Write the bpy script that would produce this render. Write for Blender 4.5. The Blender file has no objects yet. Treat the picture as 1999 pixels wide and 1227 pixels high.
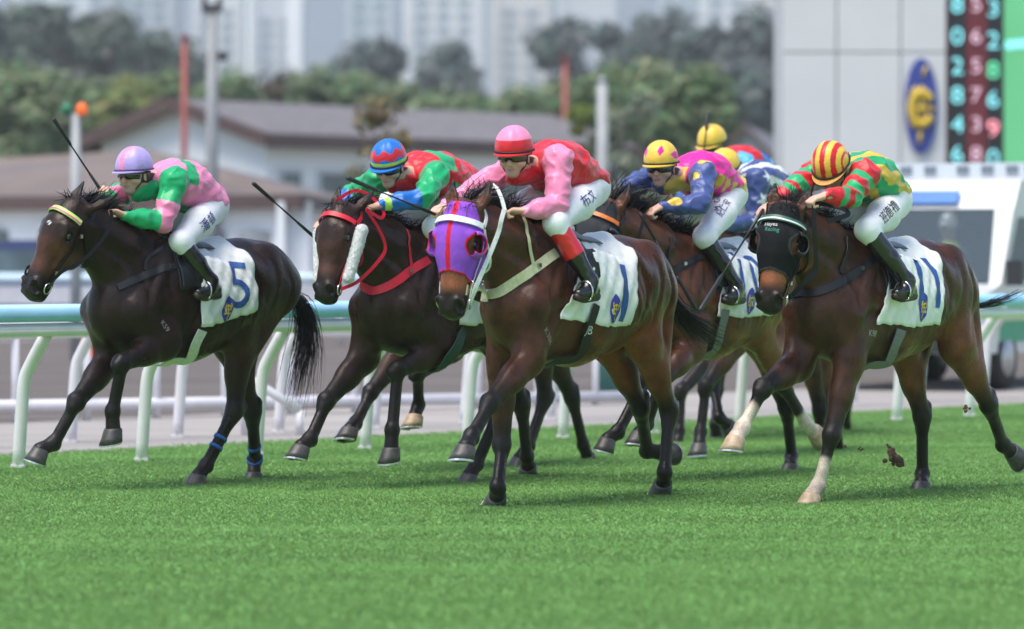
import bpy, bmesh, math, random
import numpy as np
import openvdb as vdb
from mathutils import Vector, Matrix, noise as mnoise
from mathutils.bvhtree import BVHTree
random.seed(7); rng = np.random.default_rng(7)
scene = bpy.context.scene
COL = scene.collection

# ============================ camera, sky, sun, exposure ============================
FPX, HC, YH, XC = 8000.0, 1.42, 515.0, 999.5     # focal length in photo pixels, eye height, horizon row, centre column
cam_d = bpy.data.cameras.new('camera'); cam = bpy.data.objects.new('camera', cam_d); COL.objects.link(cam)
cam.location = (0, 0, HC); cam.rotation_euler = (math.radians(90), 0, 0)
cam_d.sensor_width = 36; cam_d.lens = FPX/1999*36
cam_d.shift_y = -(613.5-YH)/1999
cam_d.clip_start = .5; cam_d.clip_end = 6000
cam_d.dof.use_dof = True; cam_d.dof.focus_distance = 25.0; cam_d.dof.aperture_fstop = 1.75
scene.camera = cam
SUN_EL, SUN_AZ = math.radians(68), math.radians(222)   # azimuth clockwise from +Y: high, behind the camera
world = bpy.data.worlds.new('World'); scene.world = world; world.use_nodes = True
wn = world.node_tree.nodes; bg = wn['Background']
sky = wn.new('ShaderNodeTexSky'); sky.sky_type = 'NISHITA'; sky.sun_disc = False
sky.sun_elevation = SUN_EL; sky.sun_rotation = SUN_AZ; sky.air_density = 1.0; sky.dust_density = 1.0; sky.ozone_density = 1.0
world.node_tree.links.new(sky.outputs[0], bg.inputs[0]); bg.inputs[1].default_value = .115
sun_d = bpy.data.lights.new('sun', 'SUN'); sun_d.energy = 2.4; sun_d.angle = math.radians(42); sun_d.color = (1, .93, .82)
sun = bpy.data.objects.new('sun', sun_d); COL.objects.link(sun)
sdir = Vector((math.sin(SUN_AZ)*math.cos(SUN_EL), math.cos(SUN_AZ)*math.cos(SUN_EL), math.sin(SUN_EL)))
sun.rotation_euler = sdir.to_track_quat('Z', 'Y').to_euler()
scene.view_settings.view_transform = 'Standard'; scene.view_settings.look = 'None'
scene.view_settings.exposure = 1.05; scene.view_settings.gamma = 1.0
scene.view_settings.use_curve_mapping = False
scene.render.engine = 'CYCLES'
scene.cycles.use_denoising = True; scene.cycles.max_bounces = 6; scene.cycles.transparent_max_bounces = 8
scene.cycles.volume_bounces = 0; scene.cycles.caustics_reflective = False; scene.cycles.caustics_refractive = False

# ============================ materials ============================
MATS = {}
def nodes_of(m): m.use_nodes = True; nt = m.node_tree; return nt, nt.nodes, nt.links, nt.nodes['Principled BSDF']
def mat(name, col=(.5,.5,.5), rough=.6, spec=.5, metal=0, nscale=0, namt=.2, bump=0, bscale=40, attr=None, sheen=0, coat=0, emit=0, trans=0, stretch=None, bdist=.004):
    """procedural material: colour (or vertex colour attribute) x noise mottling, with noise bump"""
    if name in MATS: return MATS[name]
    m = bpy.data.materials.new(name); nt, N, L, b = nodes_of(m)
    b.inputs['Roughness'].default_value = rough; b.inputs['Specular IOR Level'].default_value = spec
    b.inputs['Metallic'].default_value = metal; b.inputs['Sheen Weight'].default_value = sheen
    b.inputs['Coat Weight'].default_value = coat; b.inputs['Coat Roughness'].default_value = .2
    tc = N.new('ShaderNodeTexCoord'); src = tc.outputs['Object']
    if stretch:
        mp = N.new('ShaderNodeMapping'); mp.inputs['Scale'].default_value = stretch; L.new(src, mp.inputs[0]); src = mp.outputs[0]
    cs = None
    if attr:
        a = N.new('ShaderNodeAttribute'); a.attribute_name = attr; cs = a.outputs['Color']
    if nscale:
        nz = N.new('ShaderNodeTexNoise'); nz.inputs['Scale'].default_value = nscale; nz.inputs['Detail'].default_value = 6
        L.new(src, nz.inputs['Vector'])
        mr = N.new('ShaderNodeMapRange'); mr.inputs[1].default_value = .3; mr.inputs[2].default_value = .7
        mr.inputs[3].default_value = 1-namt; mr.inputs[4].default_value = 1+namt; L.new(nz.outputs[0], mr.inputs[0])
        mx = N.new('ShaderNodeVectorMath'); mx.operation = 'SCALE'
        if cs: L.new(cs, mx.inputs[0])
        else: mx.inputs[0].default_value = col
        L.new(mr.outputs[0], mx.inputs['Scale']); cs = mx.outputs[0]
    if cs: L.new(cs, b.inputs['Base Color'])
    else: b.inputs['Base Color'].default_value = (*col, 1)
    if bump:
        bz = N.new('ShaderNodeTexNoise'); bz.inputs['Scale'].default_value = bscale; bz.inputs['Detail'].default_value = 5
        L.new(src, bz.inputs['Vector']); bp = N.new('ShaderNodeBump'); bp.inputs['Strength'].default_value = bump; bp.inputs['Distance'].default_value = bdist
        L.new(bz.outputs[0], bp.inputs['Height']); L.new(bp.outputs[0], b.inputs['Normal'])
    if emit:
        b.inputs['Emission Color'].default_value = (*col, 1); b.inputs['Emission Strength'].default_value = emit
    if trans: b.inputs['Transmission Weight'].default_value = trans
    MATS[name] = m; return m

# ============================ mesh helpers ============================
def obj(name, verts, faces, material, parent=None, smooth=False, cols=None, xf=None, solid=0):
    me = bpy.data.meshes.new(name)
    if isinstance(verts, np.ndarray) and isinstance(faces, np.ndarray) and len(faces):
        k = faces.shape[1]; nf = len(faces)
        me.vertices.add(len(verts)); me.vertices.foreach_set('co', np.ascontiguousarray(verts, np.float32).ravel())
        me.loops.add(nf*k); me.loops.foreach_set('vertex_index', np.ascontiguousarray(faces, np.int32).ravel())
        me.polygons.add(nf); me.polygons.foreach_set('loop_start', np.arange(0, nf*k, k, dtype=np.int32))
        me.update(calc_edges=True); me.validate()
    else:
        me.from_pydata([tuple(v) for v in verts], [], [tuple(int(i) for i in f) for f in faces]); me.update()
    if cols is not None:
        ca = me.color_attributes.new('col', 'FLOAT_COLOR', 'POINT')
        c4 = np.ones((len(verts), 4), np.float32); c4[:, :3] = cols; ca.data.foreach_set('color', c4.ravel())
    if smooth: me.polygons.foreach_set('use_smooth', np.ones(len(me.polygons), bool))
    o = bpy.data.objects.new(name, me); COL.objects.link(o)
    if material: me.materials.append(material)
    if parent: o.parent = parent
    if xf is not None: o.matrix_world = xf
    if solid:
        md = o.modifiers.new('thickness', 'SOLIDIFY'); md.thickness = solid; md.offset = 1
    return o
def empty(name, label, cat, group=None, loc=(0,0,0), rz=0, xf=None):
    o = bpy.data.objects.new(name, None); COL.objects.link(o); o.empty_display_size = .1
    o.location = loc; o.rotation_euler = (0, 0, rz)
    if xf is not None: o.matrix_world = xf
    return tag(o, label, cat, group)
def tag(o, label, cat, group=None):
    o['label'] = label; o['category'] = cat
    if group: o['group'] = group
    return o
def kind(o, k): o['kind'] = k; return o
class MB:
    """collects boxes / tubes / prisms into one mesh"""
    def __init__(s): s.v = []; s.f = []
    def add(s, v, f):
        n = len(s.v); s.v += [tuple(map(float, p)) for p in v]; s.f += [tuple(i+n for i in q) for q in f]; return s
    def box(s, c, d, rot=None):
        x, y, z = d[0]/2, d[1]/2, d[2]/2
        v = [Vector((i*x, j*y, k*z)) for i in (-1,1) for j in (-1,1) for k in (-1,1)]
        if rot is not None: v = [rot @ p for p in v]
        return s.add([p+Vector(c) for p in v], [(0,1,3,2),(4,6,7,5),(0,4,5,1),(2,3,7,6),(0,2,6,4),(1,5,7,3)])
    def tube(s, pts, r, seg=8, cap=True):
        pts = [np.asarray(p, float) for p in pts]; n = len(pts); r = [r]*n if np.isscalar(r) else r
        t0 = nrm(pts[1]-pts[0]); a = np.cross(t0, (0,0,1)); a = np.cross(t0, (1,0,0)) if np.linalg.norm(a) < .1 else a; a = nrm(a)
        V_, F_ = [], []
        for i in range(n):
            t = nrm(pts[min(i+1, n-1)]-pts[max(i-1, 0)]); a = nrm(a-t*(a@t)); b = np.cross(t, a)
            for k in range(seg):
                w = 2*math.pi*k/seg; V_.append(pts[i]+r[i]*(math.cos(w)*a+math.sin(w)*b))
        for i in range(n-1):
            for k in range(seg): F_.append((i*seg+k, i*seg+(k+1)%seg, (i+1)*seg+(k+1)%seg, (i+1)*seg+k))
        if cap: F_ += [tuple(reversed(range(seg))), tuple(range((n-1)*seg, n*seg))]
        return s.add(V_, F_)
    def prism(s, poly, d):
        """poly: 3-D points; extruded by vector d"""
        n = len(poly); d = np.asarray(d, float); a = [np.asarray(p, float) for p in poly]
        f = [tuple(range(n)), tuple(range(2*n-1, n-1, -1))]+[((i+1)%n, i, n+i, n+(i+1)%n) for i in range(n)]
        return s.add(a+[p+d for p in a], f)
    def build(s, name, material, parent=None, smooth=False, xf=None):
        return obj(name, s.v, s.f, material, parent, smooth, xf=xf)
def V(*a): return np.array(a, float)
def nrm(v): return v/(np.linalg.norm(v)+1e-12)
def spline(pts, n):
    """Catmull-Rom through points"""
    P = np.array([np.asarray(p, float) for p in pts]); P = np.vstack([2*P[0]-P[1], P, 2*P[-1]-P[-2]])
    out = []; m = len(P)-3
    for i in range(n):
        s = i/(n-1)*m; k = min(int(s), m-1); t = s-k; a, b, c, d = P[k:k+4]
        out.append(.5*((2*b)+(c-a)*t+(2*a-5*b+4*c-d)*t*t+(3*b-a-3*c+d)*t**3))
    return np.array(out)
def ribbon(mb, pts, nors, width, thick=.004):
    """flat strap with real thickness following points, lying against normals"""
    n = len(pts); V_, F_ = [], []; width = [width]*n if np.isscalar(width) else width
    for i in range(n):
        t = nrm(pts[min(i+1, n-1)]-pts[max(i-1, 0)]); N_ = nrm(nors[i]-t*(nors[i]@t)); b = np.cross(t, N_)*width[i]/2
        V_ += [pts[i]-b, pts[i]+b, pts[i]+b+N_*thick, pts[i]-b+N_*thick]
    for i in range(n-1):
        for k in range(4): F_.append((i*4+k, i*4+(k+1)%4, i*4+4+(k+1)%4, i*4+4+k))
    F_ += [(3,2,1,0), (n*4-4, n*4-3, n*4-2, n*4-1)]
    return mb.add(V_, F_)

# ---- signed-distance sculpting: smooth unions of tapered elliptical capsules, meshed as one surface ----
class Field:
    def __init__(s, lo, hi, res):
        s.lo = np.asarray(lo, float); s.res = res; s.n = np.ceil((np.asarray(hi)-s.lo)/res).astype(int)+1
        s.v = np.full(s.n, .2, np.float32)
    def cap(s, a, b, ra, rb, lat=(0,1,0), k=.03, op='+'):
        a = np.asarray(a, float); b = np.asarray(b, float); lat = nrm(np.asarray(lat, float))
        w0, h0 = (ra, ra) if np.isscalar(ra) else ra; w1, h1 = (rb, rb) if np.isscalar(rb) else rb
        m = max(w0, h0, w1, h1)+k+2*s.res
        i0 = np.maximum(((np.minimum(a, b)-m-s.lo)/s.res).astype(int), 0); i1 = np.minimum(((np.maximum(a, b)+m-s.lo)/s.res).astype(int)+2, s.n)
        if (i1 <= i0).any(): return s
        X, Y, Z = [(s.lo[d]+np.arange(i0[d], i1[d])*s.res).astype(np.float32) for d in range(3)]
        x = X[:, None, None]-a[0]; y = Y[None, :, None]-a[1]; z = Z[None, None, :]-a[2]
        ax = b-a; l2 = ax@ax
        t = np.clip((x*ax[0]+y*ax[1]+z*ax[2])/l2, 0, 1) if l2 > 1e-9 else np.zeros_like(x+y+z)
        x = x-t*ax[0]; y = y-t*ax[1]; z = z-t*ax[2]
        u = x*lat[0]+y*lat[1]+z*lat[2]; r2 = x*x+y*y+z*z; rest = np.maximum(r2-u*u, 0)
        w = w0+t*(w1-w0); h = h0+t*(h1-h0)
        q = np.sqrt((u/w)**2+rest/(h*h))+1e-6; r = np.sqrt(r2)
        d = np.where(q < .05, -np.minimum(w, h), r*(1-1/q)).astype(np.float32)
        sl = tuple(slice(i0[j], i1[j]) for j in range(3)); c = s.v[sl]
        if op == '+': e = np.maximum(k-np.abs(c-d), 0); s.v[sl] = np.minimum(c, d)-e*e/(4*k)
        else: d = -d; e = np.maximum(k-np.abs(c-d), 0); s.v[sl] = np.maximum(c, d)+e*e/(4*k)
        return s
    def ball(s, c, r, lat=(0,1,0), k=.03, op='+'): return s.cap(c, c, r, r, lat, k, op)
    def mesh(s):
        g = vdb.FloatGrid(); g.background = 3.0; g.copyFromArray(np.clip(s.v/s.res, -3, 3).astype(np.float32))
        p, tr, q = g.convertToPolygons(isovalue=0.0, adaptivity=0.0)
        v = s.lo+p*s.res; q = q.astype(np.int32); a = v[q[:,0]]; vol = np.einsum('ij,ij->i', a-v.mean(0), np.cross(v[q[:,1]]-a, v[q[:,3]]-a)).sum()
        return v, (q if vol > 0 else np.ascontiguousarray(q[:, ::-1]))
def bvh_of(v, f): return BVHTree.FromPolygons([tuple(x) for x in v], [tuple(x) for x in f])
def smoothstep(x, a, b): t = np.clip((x-a)/(b-a), 0, 1); return t*t*(3-2*t)
def segdist(p, a, b):
    ax = b-a; t = np.clip(((p-a)@ax)/(ax@ax), 0, 1); return np.linalg.norm(p-a-t[:, None]*ax, axis=1), t
def hermnoise(p, scale, seed=0):
    """cheap smooth value noise for arrays, about -1..1"""
    q = p*scale; r = np.random.default_rng(seed); out = np.zeros(len(p))
    for i in range(7):
        d = nrm(r.normal(size=3)); ph = r.random()*6.28; fr = .6+r.random()*1.6
        out += np.sin(q@d*fr*2+ph+1.3*np.sin(q@nrm(r.normal(size=3))*1.7+ph*2))
    return out/4.5
def text2d(s, size=1.0, cuts=0.05):
    """flat glyph mesh: 2-D vertices centred on 0, faces"""
    cu = bpy.data.curves.new('t', 'FONT'); cu.body = s; cu.size = size; cu.align_x = 'CENTER'; cu.align_y = 'CENTER'; cu.resolution_u = 4
    o = bpy.data.objects.new('t', cu); COL.objects.link(o); dg = bpy.context.evaluated_depsgraph_get(); me = bpy.data.meshes.new_from_object(o.evaluated_get(dg))
    bm = bmesh.new(); bm.from_mesh(me); bmesh.ops.triangulate(bm, faces=bm.faces)
    for _ in range(3):
        lg = [e for e in bm.edges if e.calc_length() > cuts*size]
        if not lg: break
        bmesh.ops.subdivide_edges(bm, edges=lg, cuts=1); bmesh.ops.triangulate(bm, faces=bm.faces)
    v = np.array([tuple(x.co) for x in bm.verts]); f = [tuple(l.index for l in x.verts) for x in bm.faces] if not bm.verts.index_update() else 0
    bm.free(); bpy.data.objects.remove(o); bpy.data.curves.remove(cu); bpy.data.meshes.remove(me)
    if len(v): v[:, :2] -= (v[:, :2].max(0)+v[:, :2].min(0))/2
    return v, f
# ============================ ground ============================
RD_ = V(math.cos(math.radians(51.5)), math.sin(math.radians(51.5)), 0)      # direction of the running rail
RN_ = V(RD_[1], -RD_[0], 0)                                                  # towards the track and the camera
RP_ = V(-3.18, 28.39, 0)
def RL(s, w, z=0): return RP_+RD_*s-RN_*w+V(0,0,z)                           # along the rail, outward from it, height
def at(px, py, d): return V((px-XC)/FPX*d, d, HC-(py-YH)/FPX*d)
def strip(name, w0, w1, z, material, s0=-160, s1=420):
    o = obj(name, [RL(s0,w0,z), RL(s1,w0,z), RL(s1,w1,z), RL(s0,w1,z)], [(0,1,2,3)], material); return kind(o, 'structure')
def ground_mat(name, c1, c2, scale, stretch, rough=.9, bump=.4):
    m = bpy.data.materials.new(name); nt, N, L, b = nodes_of(m); b.inputs['Roughness'].default_value = rough; b.inputs['Specular IOR Level'].default_value = .15
    tc = N.new('ShaderNodeTexCoord'); mp = N.new('ShaderNodeMapping'); mp.inputs['Rotation'].default_value = (0,0,math.radians(-51.5)); mp.inputs['Scale'].default_value = stretch
    L.new(tc.outputs['Object'], mp.inputs[0]); nz = N.new('ShaderNodeTexNoise'); nz.inputs['Scale'].default_value = scale; nz.inputs['Detail'].default_value = 8; nz.inputs['Roughness'].default_value = .7
    L.new(mp.outputs[0], nz.inputs['Vector']); cr = N.new('ShaderNodeValToRGB'); cr.color_ramp.elements[0].position = .36; cr.color_ramp.elements[1].position = .66
    cr.color_ramp.elements[0].color = (*c1,1); cr.color_ramp.elements[1].color = (*c2,1); L.new(nz.outputs[0], cr.inputs[0]); L.new(cr.outputs[0], b.inputs['Base Color'])
    bp = N.new('ShaderNodeBump'); bp.inputs['Strength'].default_value = bump; bp.inputs['Distance'].default_value = .03; L.new(nz.outputs[0], bp.inputs['Height']); L.new(bp.outputs[0], b.inputs['Normal'])
    return m
kind(obj('ground', [(-2500,-200,-.004),(2500,-200,-.004),(2500,4000,-.004),(-2500,4000,-.004)], [(0,1,2,3)], ground_mat('far_ground', (.10,.12,.07), (.16,.15,.11), .05, (1,1,1))), 'structure')
strip('turf_track', -60, 1.75, 0, ground_mat('turf_soil', (.150,.312,.085), (.168,.340,.100), 1.2, (.35,1,1), bump=.02))
strip('service_road', 1.75, 6.3, .0, ground_mat('worn_paving', (.27,.25,.24), (.36,.335,.32), 1.5, (.2,1,1)))
strip('dirt_track', 6.3, 34, .004, ground_mat('harrowed_dirt', (.070,.060,.056), (.185,.160,.148), 1.6, (.10,1.6,1), bump=.8))
strip('outer_path', 34, 48, .008, ground_mat('pale_path', (.28,.27,.26), (.38,.37,.35), .6, (.2,1,1)))
# grass blades over the part of the track the camera can see
def turf():
    n = 700000; d = 14.5+(47-14.5)*rng.random(n)**1.0; x = (rng.random(n)*2-1)*(d*.128+.7); p = np.stack([x, d, np.zeros(n)], 1)
    w = -(p-RP_)@RN_; keep = (w < 1.8+.12*rng.normal(size=n)) & (rng.random(n) < np.clip(32/d, .0, 1.0)); p = p[keep]; n = len(p)
    mow = hermnoise(p*V(.5,1.6,1), .9, 21); fine = hermnoise(p*V(.7,2.2,1), 3.5, 22)
    h = (.010+.007*rng.random(n))*(1+.10*fine); a = rng.random(n)*6.283; lean = .018*rng.normal(size=(n,2)); wd = .0026+.0026*rng.random(n)
    s = np.stack([np.cos(a)*wd, np.sin(a)*wd, np.zeros(n)], 1); t = p+np.stack([lean[:,0], lean[:,1], h], 1)
    v = np.stack([p-s, p+s, t], 1).reshape(-1,3); f = np.arange(3*n, dtype=np.int32).reshape(-1,3)
    k = rng.random(n); base = np.stack([.155+.014*k, .312+.022*k, .092+.008*k], 1)*(1+.20*mow+.13*hermnoise(p*V(.35,1.4,1), .35, 31)+.05*fine)[:, None]
    dry = rng.random(n) < .003; base[dry] = V(.26,.24,.09)
    c = np.repeat(base, 3, 0); c[0::3] *= .97; c[1::3] *= .97
    m = mat('grass_blades', attr='col', rough=.6, spec=.25); nt = m.node_tree; b = nt.nodes['Principled BSDF']; N, L = nt.nodes, nt.links; ge = N.new('ShaderNodeNewGeometry'); mx = N.new('ShaderNodeMix'); mx.data_type = 'VECTOR'; mx.inputs[0].default_value = .75; L.new(ge.outputs['Normal'], mx.inputs[4]); mx.inputs[5].default_value = (0,0,1); L.new(mx.outputs[1], b.inputs['Normal']); tr = N.new('ShaderNodeBsdfTranslucent'); at_ = [x for x in N if x.type == 'ATTRIBUTE'][0]; L.new(at_.outputs['Color'], tr.inputs['Color']); L.new(mx.outputs[1], tr.inputs['Normal']); ms = N.new('ShaderNodeMixShader'); ms.inputs[0].default_value = .5; L.new(b.outputs[0], ms.inputs[1]); L.new(tr.outputs[0], ms.inputs[2]); L.new(ms.outputs[0], N['Material Output'].inputs['Surface'])
    kind(obj('grass', v, f, m, None, False, np.clip(c, .01, 1)), 'stuff')
turf()

# ============================ rails ============================
WP = mat('white_rail_paint', (.70,.675,.70), .45, nscale=5, namt=.08); BP = mat('blue_rail_paint', (.31,.57,.80), .4, nscale=4, namt=.08)
def running_rail(label, w, s0, s1, ds, blue, seed, top=1.08):
    root = empty('running_rail', label, 'rail', 'running rails', loc=tuple(RL(0, w))); o = RL(0, w); R = lambda s, ww, z: RL(s, w+ww, z)-o
    if blue: MB().tube([R(s0-2,0,top), R(s1+2,0,top)], .062, 20).build('top_rail', BP, root, True)
    MB().tube([R(s0-2,.02,top-.115), R(s1+2,.02,top-.115)], .047, 14).build('lower_rail', WP, root, True)
    s = s0; first = None
    while s <= s1:
        if first is None:
            first = MB().tube(spline([R(0,.34,0), R(0,.31,.35), R(0,.28,.60), R(0,.22,.72), R(0,.05,.95)], 12), .045, 14)
            me = first.build('post', WP, root, True); me.location = tuple(RD_*s); fo = me
        else:
            c = fo.copy(); COL.objects.link(c); c.parent = root; c.location = tuple(RD_*s)
        fp = MB().box(R(s,.34,.012), (.10,.09,.02)).build('foot_plate', WP, root); s += ds
    return root
running_rail('sky blue topped running rail on curved white posts beside the turf', 0, -4*1.24, 34*1.24, 1.24, True, 1)
running_rail('plain white second rail on curved posts behind the blue-topped rail', 2.55, -5*1.24+.62, 34*1.24, 1.24, False, 2, 1.0)
def straight_rail():
    root = empty('dirt_track_rail', 'low white rail with slim upright posts at the dirt track edge', 'rail', loc=tuple(at(0,795,36))); o = at(0,795,36); a = at(-300,797,35.5)-o; b = at(1300,772,42)-o
    MB().tube([a, b], .055, 12).build('bottom_rail', WP, root, True); up = V(0,0,.66); MB().tube([a+up, b+up], .045, 12).build('top_rail', WP, root, True)
    for t in np.linspace(.02, .98, 13): p = a+(b-a)*t; MB().tube([p-V(0,0,.16), p+up], .035, 10).build('post', WP, root, True)
    root2 = empty('slanted_barrier', 'short white slanting barrier arm beyond the rail', 'barrier', loc=tuple(at(560,760,34))); o2 = at(560,760,34)
    MB().tube([at(478,734,34)-o2, at(585,800,34)-o2], .04, 10).build('arm', WP, root2, True); MB().tube([at(585,800,34)-o2, V(at(585,800,34)[0], at(585,800,34)[1], 0)-o2], .035, 10).build('leg', WP, root2, True); MB().tube([at(478,734,34)-o2, V(at(478,734,34)[0], at(478,734,34)[1], 0)-o2], .035, 10).build('leg', WP, root2, True)
straight_rail()
def far_rail():
    o = at(80,560,71); o[2] = 0; root = empty('far_rail', 'far blue and white running rail across the dirt track', 'rail', loc=tuple(o)); a = at(-400,543,70)-o; b = at(2300,543,76)-o
    MB().tube([a, b], .09, 16).build('top_rail', mat('pale_blue_rail', (.52,.66,.76), .5, nscale=3, namt=.08), root, True); MB().box(((a+b)/2-V(0,0,.28)), (float(np.linalg.norm(b-a)), .10, .32), Matrix.Rotation(math.atan2(b[1]-a[1], b[0]-a[0]), 3, 'Z')).build('white_board', WP, root)
    for t in np.linspace(0, 1, 17): p = a+(b-a)*t; MB().tube([V(p[0], p[1], 0), p-V(0,0,.5)], .06, 8).build('post', WP, root, True)
far_rail()

# ============================ buildings ============================
wallm = mat('white_render', (.80,.81,.83), .85, nscale=.5, namt=.06, bump=.2, bscale=4); wall2 = mat('cream_render', (.58,.57,.55), .85, nscale=.5, namt=.08)
roofm = mat('brown_roof_sheet', (.155,.138,.138), .6, nscale=.7, namt=.12, stretch=(6,1,1), bump=.5, bscale=3, bdist=.05); fasc = mat('brown_fascia', (.085,.052,.048), .6, nscale=1, namt=.15); glass = mat('dark_glass', (.10,.14,.15), .15, .6, nscale=.8, namt=.3)
def barn(name, label, A, C, D, ze, zr, wins=(), wm=wallm, ov=.5):
    """gable end A-C, long side C-D; eaves height ze, ridge height zr"""
    A, C, D = [V(p[0], p[1], 0) for p in (A, C, D)]; B = A+(D-C); root = empty(name, label, 'building', loc=tuple((A+C+B+D)/4)); o = (A+C+B+D)/4; U = V(0,0,1); ro = (A+C)/2; rb = (B+D)/2
    g = nrm(C-A); ln = nrm(D-C)
    w = MB()
    w.add([A-o, C-o, C-o+U*ze, ro-o+U*zr, A-o+U*ze], [(0,1,2,3,4)]); w.add([C-o, D-o, D-o+U*ze, C-o+U*ze], [(0,1,2,3)]); w.add([B-o, A-o, A-o+U*ze, B-o+U*ze], [(0,1,2,3)]); w.add([D-o, B-o, B-o+U*ze, rb-o+U*zr, D-o+U*ze], [(0,1,2,3,4)]); w.build('wall', wm, root)
    sl = (zr-ze)/np.linalg.norm((C-A)/2)
    for s, E0, E1 in ((1, C, D), (-1, A, B)):
        e0 = E0+g*s*ov-ln*ov+U*(ze-sl*ov+.05); e1 = E1+g*s*ov+ln*ov+U*(ze-sl*ov+.05); r0 = ro-ln*ov+U*(zr+.05); r1 = rb+ln*ov+U*(zr+.05)
        MB().prism([e0-o, e1-o, r1-o, r0-o], U*.12).build('roof', roofm, root)
        MB().prism([e0-o-U*.22, e1-o-U*.22, e1-o+U*.16, e0-o+U*.16], g*s*.06).build('fascia', fasc, root); MB().prism([e0-o-U*.20, r0-o-U*.20, r0-o+U*.18, e0-o+U*.18], -ln*.08).build('barge_board', fasc, root)
    for (t0, t1, z0, z1) in wins:
        p0 = C+(D-C)*t0; p1 = C+(D-C)*t1; nn = V(g[0], g[1], 0)
        f = MB(); f.prism([p0-o+U*z0+nn*.0, p1-o+U*z0+nn*.0, p1-o+U*z1, p0-o+U*z1], nn*.06); wo = f.build('window', mat('window_frame', (.55,.56,.57), .6), root)
        MB().prism([p0+ln*.12-o+U*(z0+.12)+nn*.065, p1-ln*.12-o+U*(z0+.12)+nn*.065, p1-ln*.12-o+U*(z1-.12)+nn*.065, p0+ln*.12-o+U*(z1-.12)+nn*.065], nn*.02).build('pane', glass, wo)
    return root
barn('stable_block', 'long white stable block with brown ridged roof behind the rail', V(-11.4,113.9,0), at(520,0,110), at(1215,0,122), 4.85, 5.76, ((.03,.09,2.9,4.0),(.13,.30,2.9,4.0),(.36,.50,2.9,4.0),(.56,.72,2.9,4.0),(.78,.92,2.9,4.0)))
def hip_shed():
    q = [at(-260,408,88), at(588,388,84), at(290,300,90), at(-260,332,97), at(760,372,104), at(-260,392,108)]; o = V(q[1][0], q[1][1], 0); root = empty('low_shed', 'low white shed with wide brown hipped roof in front of the stable block', 'building', loc=tuple(o)); ez = q[1][2]; q = [p-o for p in q]
    for k in (0,1,4,5): q[k][2] = ez
    for nm, ids in (('roof',(0,1,2,3)),('roof',(1,4,2)),('roof',(3,2,4,5))): MB().prism([q[k] for k in ids], V(0,0,.10)).build(nm, mat('russet_roof_sheet', (.155,.118,.10), .6, nscale=.7, namt=.14, bump=.5, bscale=3, bdist=.05), root)
    for a, b in ((0,1),(1,4)):
        d = nrm(q[b]-q[a]); n_ = V(d[1], -d[0], 0); MB().prism([q[a]-V(0,0,.20), q[b]-V(0,0,.20), q[b]+V(0,0,.10), q[a]+V(0,0,.10)], n_*.06).build('fascia', fasc, root)
        e0, e1 = q[a]-n_*.35, q[b]-n_*.35; z = V(0,0,-ez); MB().prism([e0+z, e1+z, e1-V(0,0,.05), e0-V(0,0,.05)], -n_*.15).build('wall', wallm, root)
    e0, e1 = q[0]+V(0,.4,0), q[1]+V(0,.4,0); u = nrm(q[1]-q[0])
    for t in (.80,.90): p = q[0]+(q[1]-q[0])*t; MB().box(p+V(0,.30,-ez+1.05), (.75,.10,2.1)).build('door', mat('grey_door', (.30,.31,.32), .6, nscale=2), root)
    for t in (.30,.45,.60,.70):
        p = q[0]+(q[1]-q[0])*t; wo = MB().box(p+V(0,.32,-.95), (1.0,.10,.8)).build('window', mat('window_frame'), root); MB().box(p+V(0,.27,-.95), (.84,.04,.64)).build('pane', glass, wo)
hip_shed()
barn('distant_pavilion', 'small pale hip-roofed pavilion seen past the grey tower', at(1405,0,180), at(1500,0,178), at(1560,0,200), 6.2, 7.4, (), mat('pale_blue_render', (.5,.54,.57), .8))

def tower(i, px0, px1, d, h, col, label, ncol, win=True):
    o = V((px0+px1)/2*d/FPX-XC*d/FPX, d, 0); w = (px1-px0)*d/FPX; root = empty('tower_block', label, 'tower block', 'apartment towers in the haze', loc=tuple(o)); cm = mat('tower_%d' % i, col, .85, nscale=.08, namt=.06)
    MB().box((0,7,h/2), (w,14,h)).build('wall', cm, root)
    for s in (-1,1): MB().box((s*w*.42,-.35,h/2), (w*.12,.7,h)).build('pier', cm, root)
    if not win: return
    gm = mat('tower_glass', (.20,.28,.32), .3, .6, nscale=.2, namt=.3); first = None; pw = w*.76/ncol
    z0 = 18; zt = 64
    for r in range(int((zt-z0)/3.1)):
        for c in range(ncol):
            x = -w*.38+pw*(c+.5); z = z0+3.1*r+1.5
            if first is None: first = MB().box((0,0,0), (pw*.62,.30,1.5)).build('window', gm, root); first.location = (x,-.05,z)
            else: q = first.copy(); COL.objects.link(q); q.parent = root; q.location = (x,-.05,z)
TW = [(20,180,1,2),(200,345,2,3),(375,475,0,2),(488,590,1,2),(676,770,2,2),(786,945,0,3),(958,1075,3,2),(1090,1205,1,3),(1288,1352,2,2),(1368,1470,0,2),(1478,1560,3,2)]
tc_ = [(.68,.70,.71),(.60,.63,.66),(.46,.51,.55),(.62,.61,.59)]; tl = ['leftmost apartment tower in haze above dark hill trees','second apartment tower from the left in haze','pale tower just left of the light mast','white tower right of the light mast','slim tower above the blue-capped jockey','broad white tower left of the pink-capped jockey','beige tower above the pink-capped jockey','tower right of the pink-capped jockey in haze','slim tower above the yellow diamond cap','tower above the dark trees right of centre','last tower before the grey screen tower']
for i, (a, b, ci, nc) in enumerate(TW): tower(i, a, b, 880+37*((i*5) % 4), 92-4*(i % 3), tc_[ci], tl[i], nc)
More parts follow.
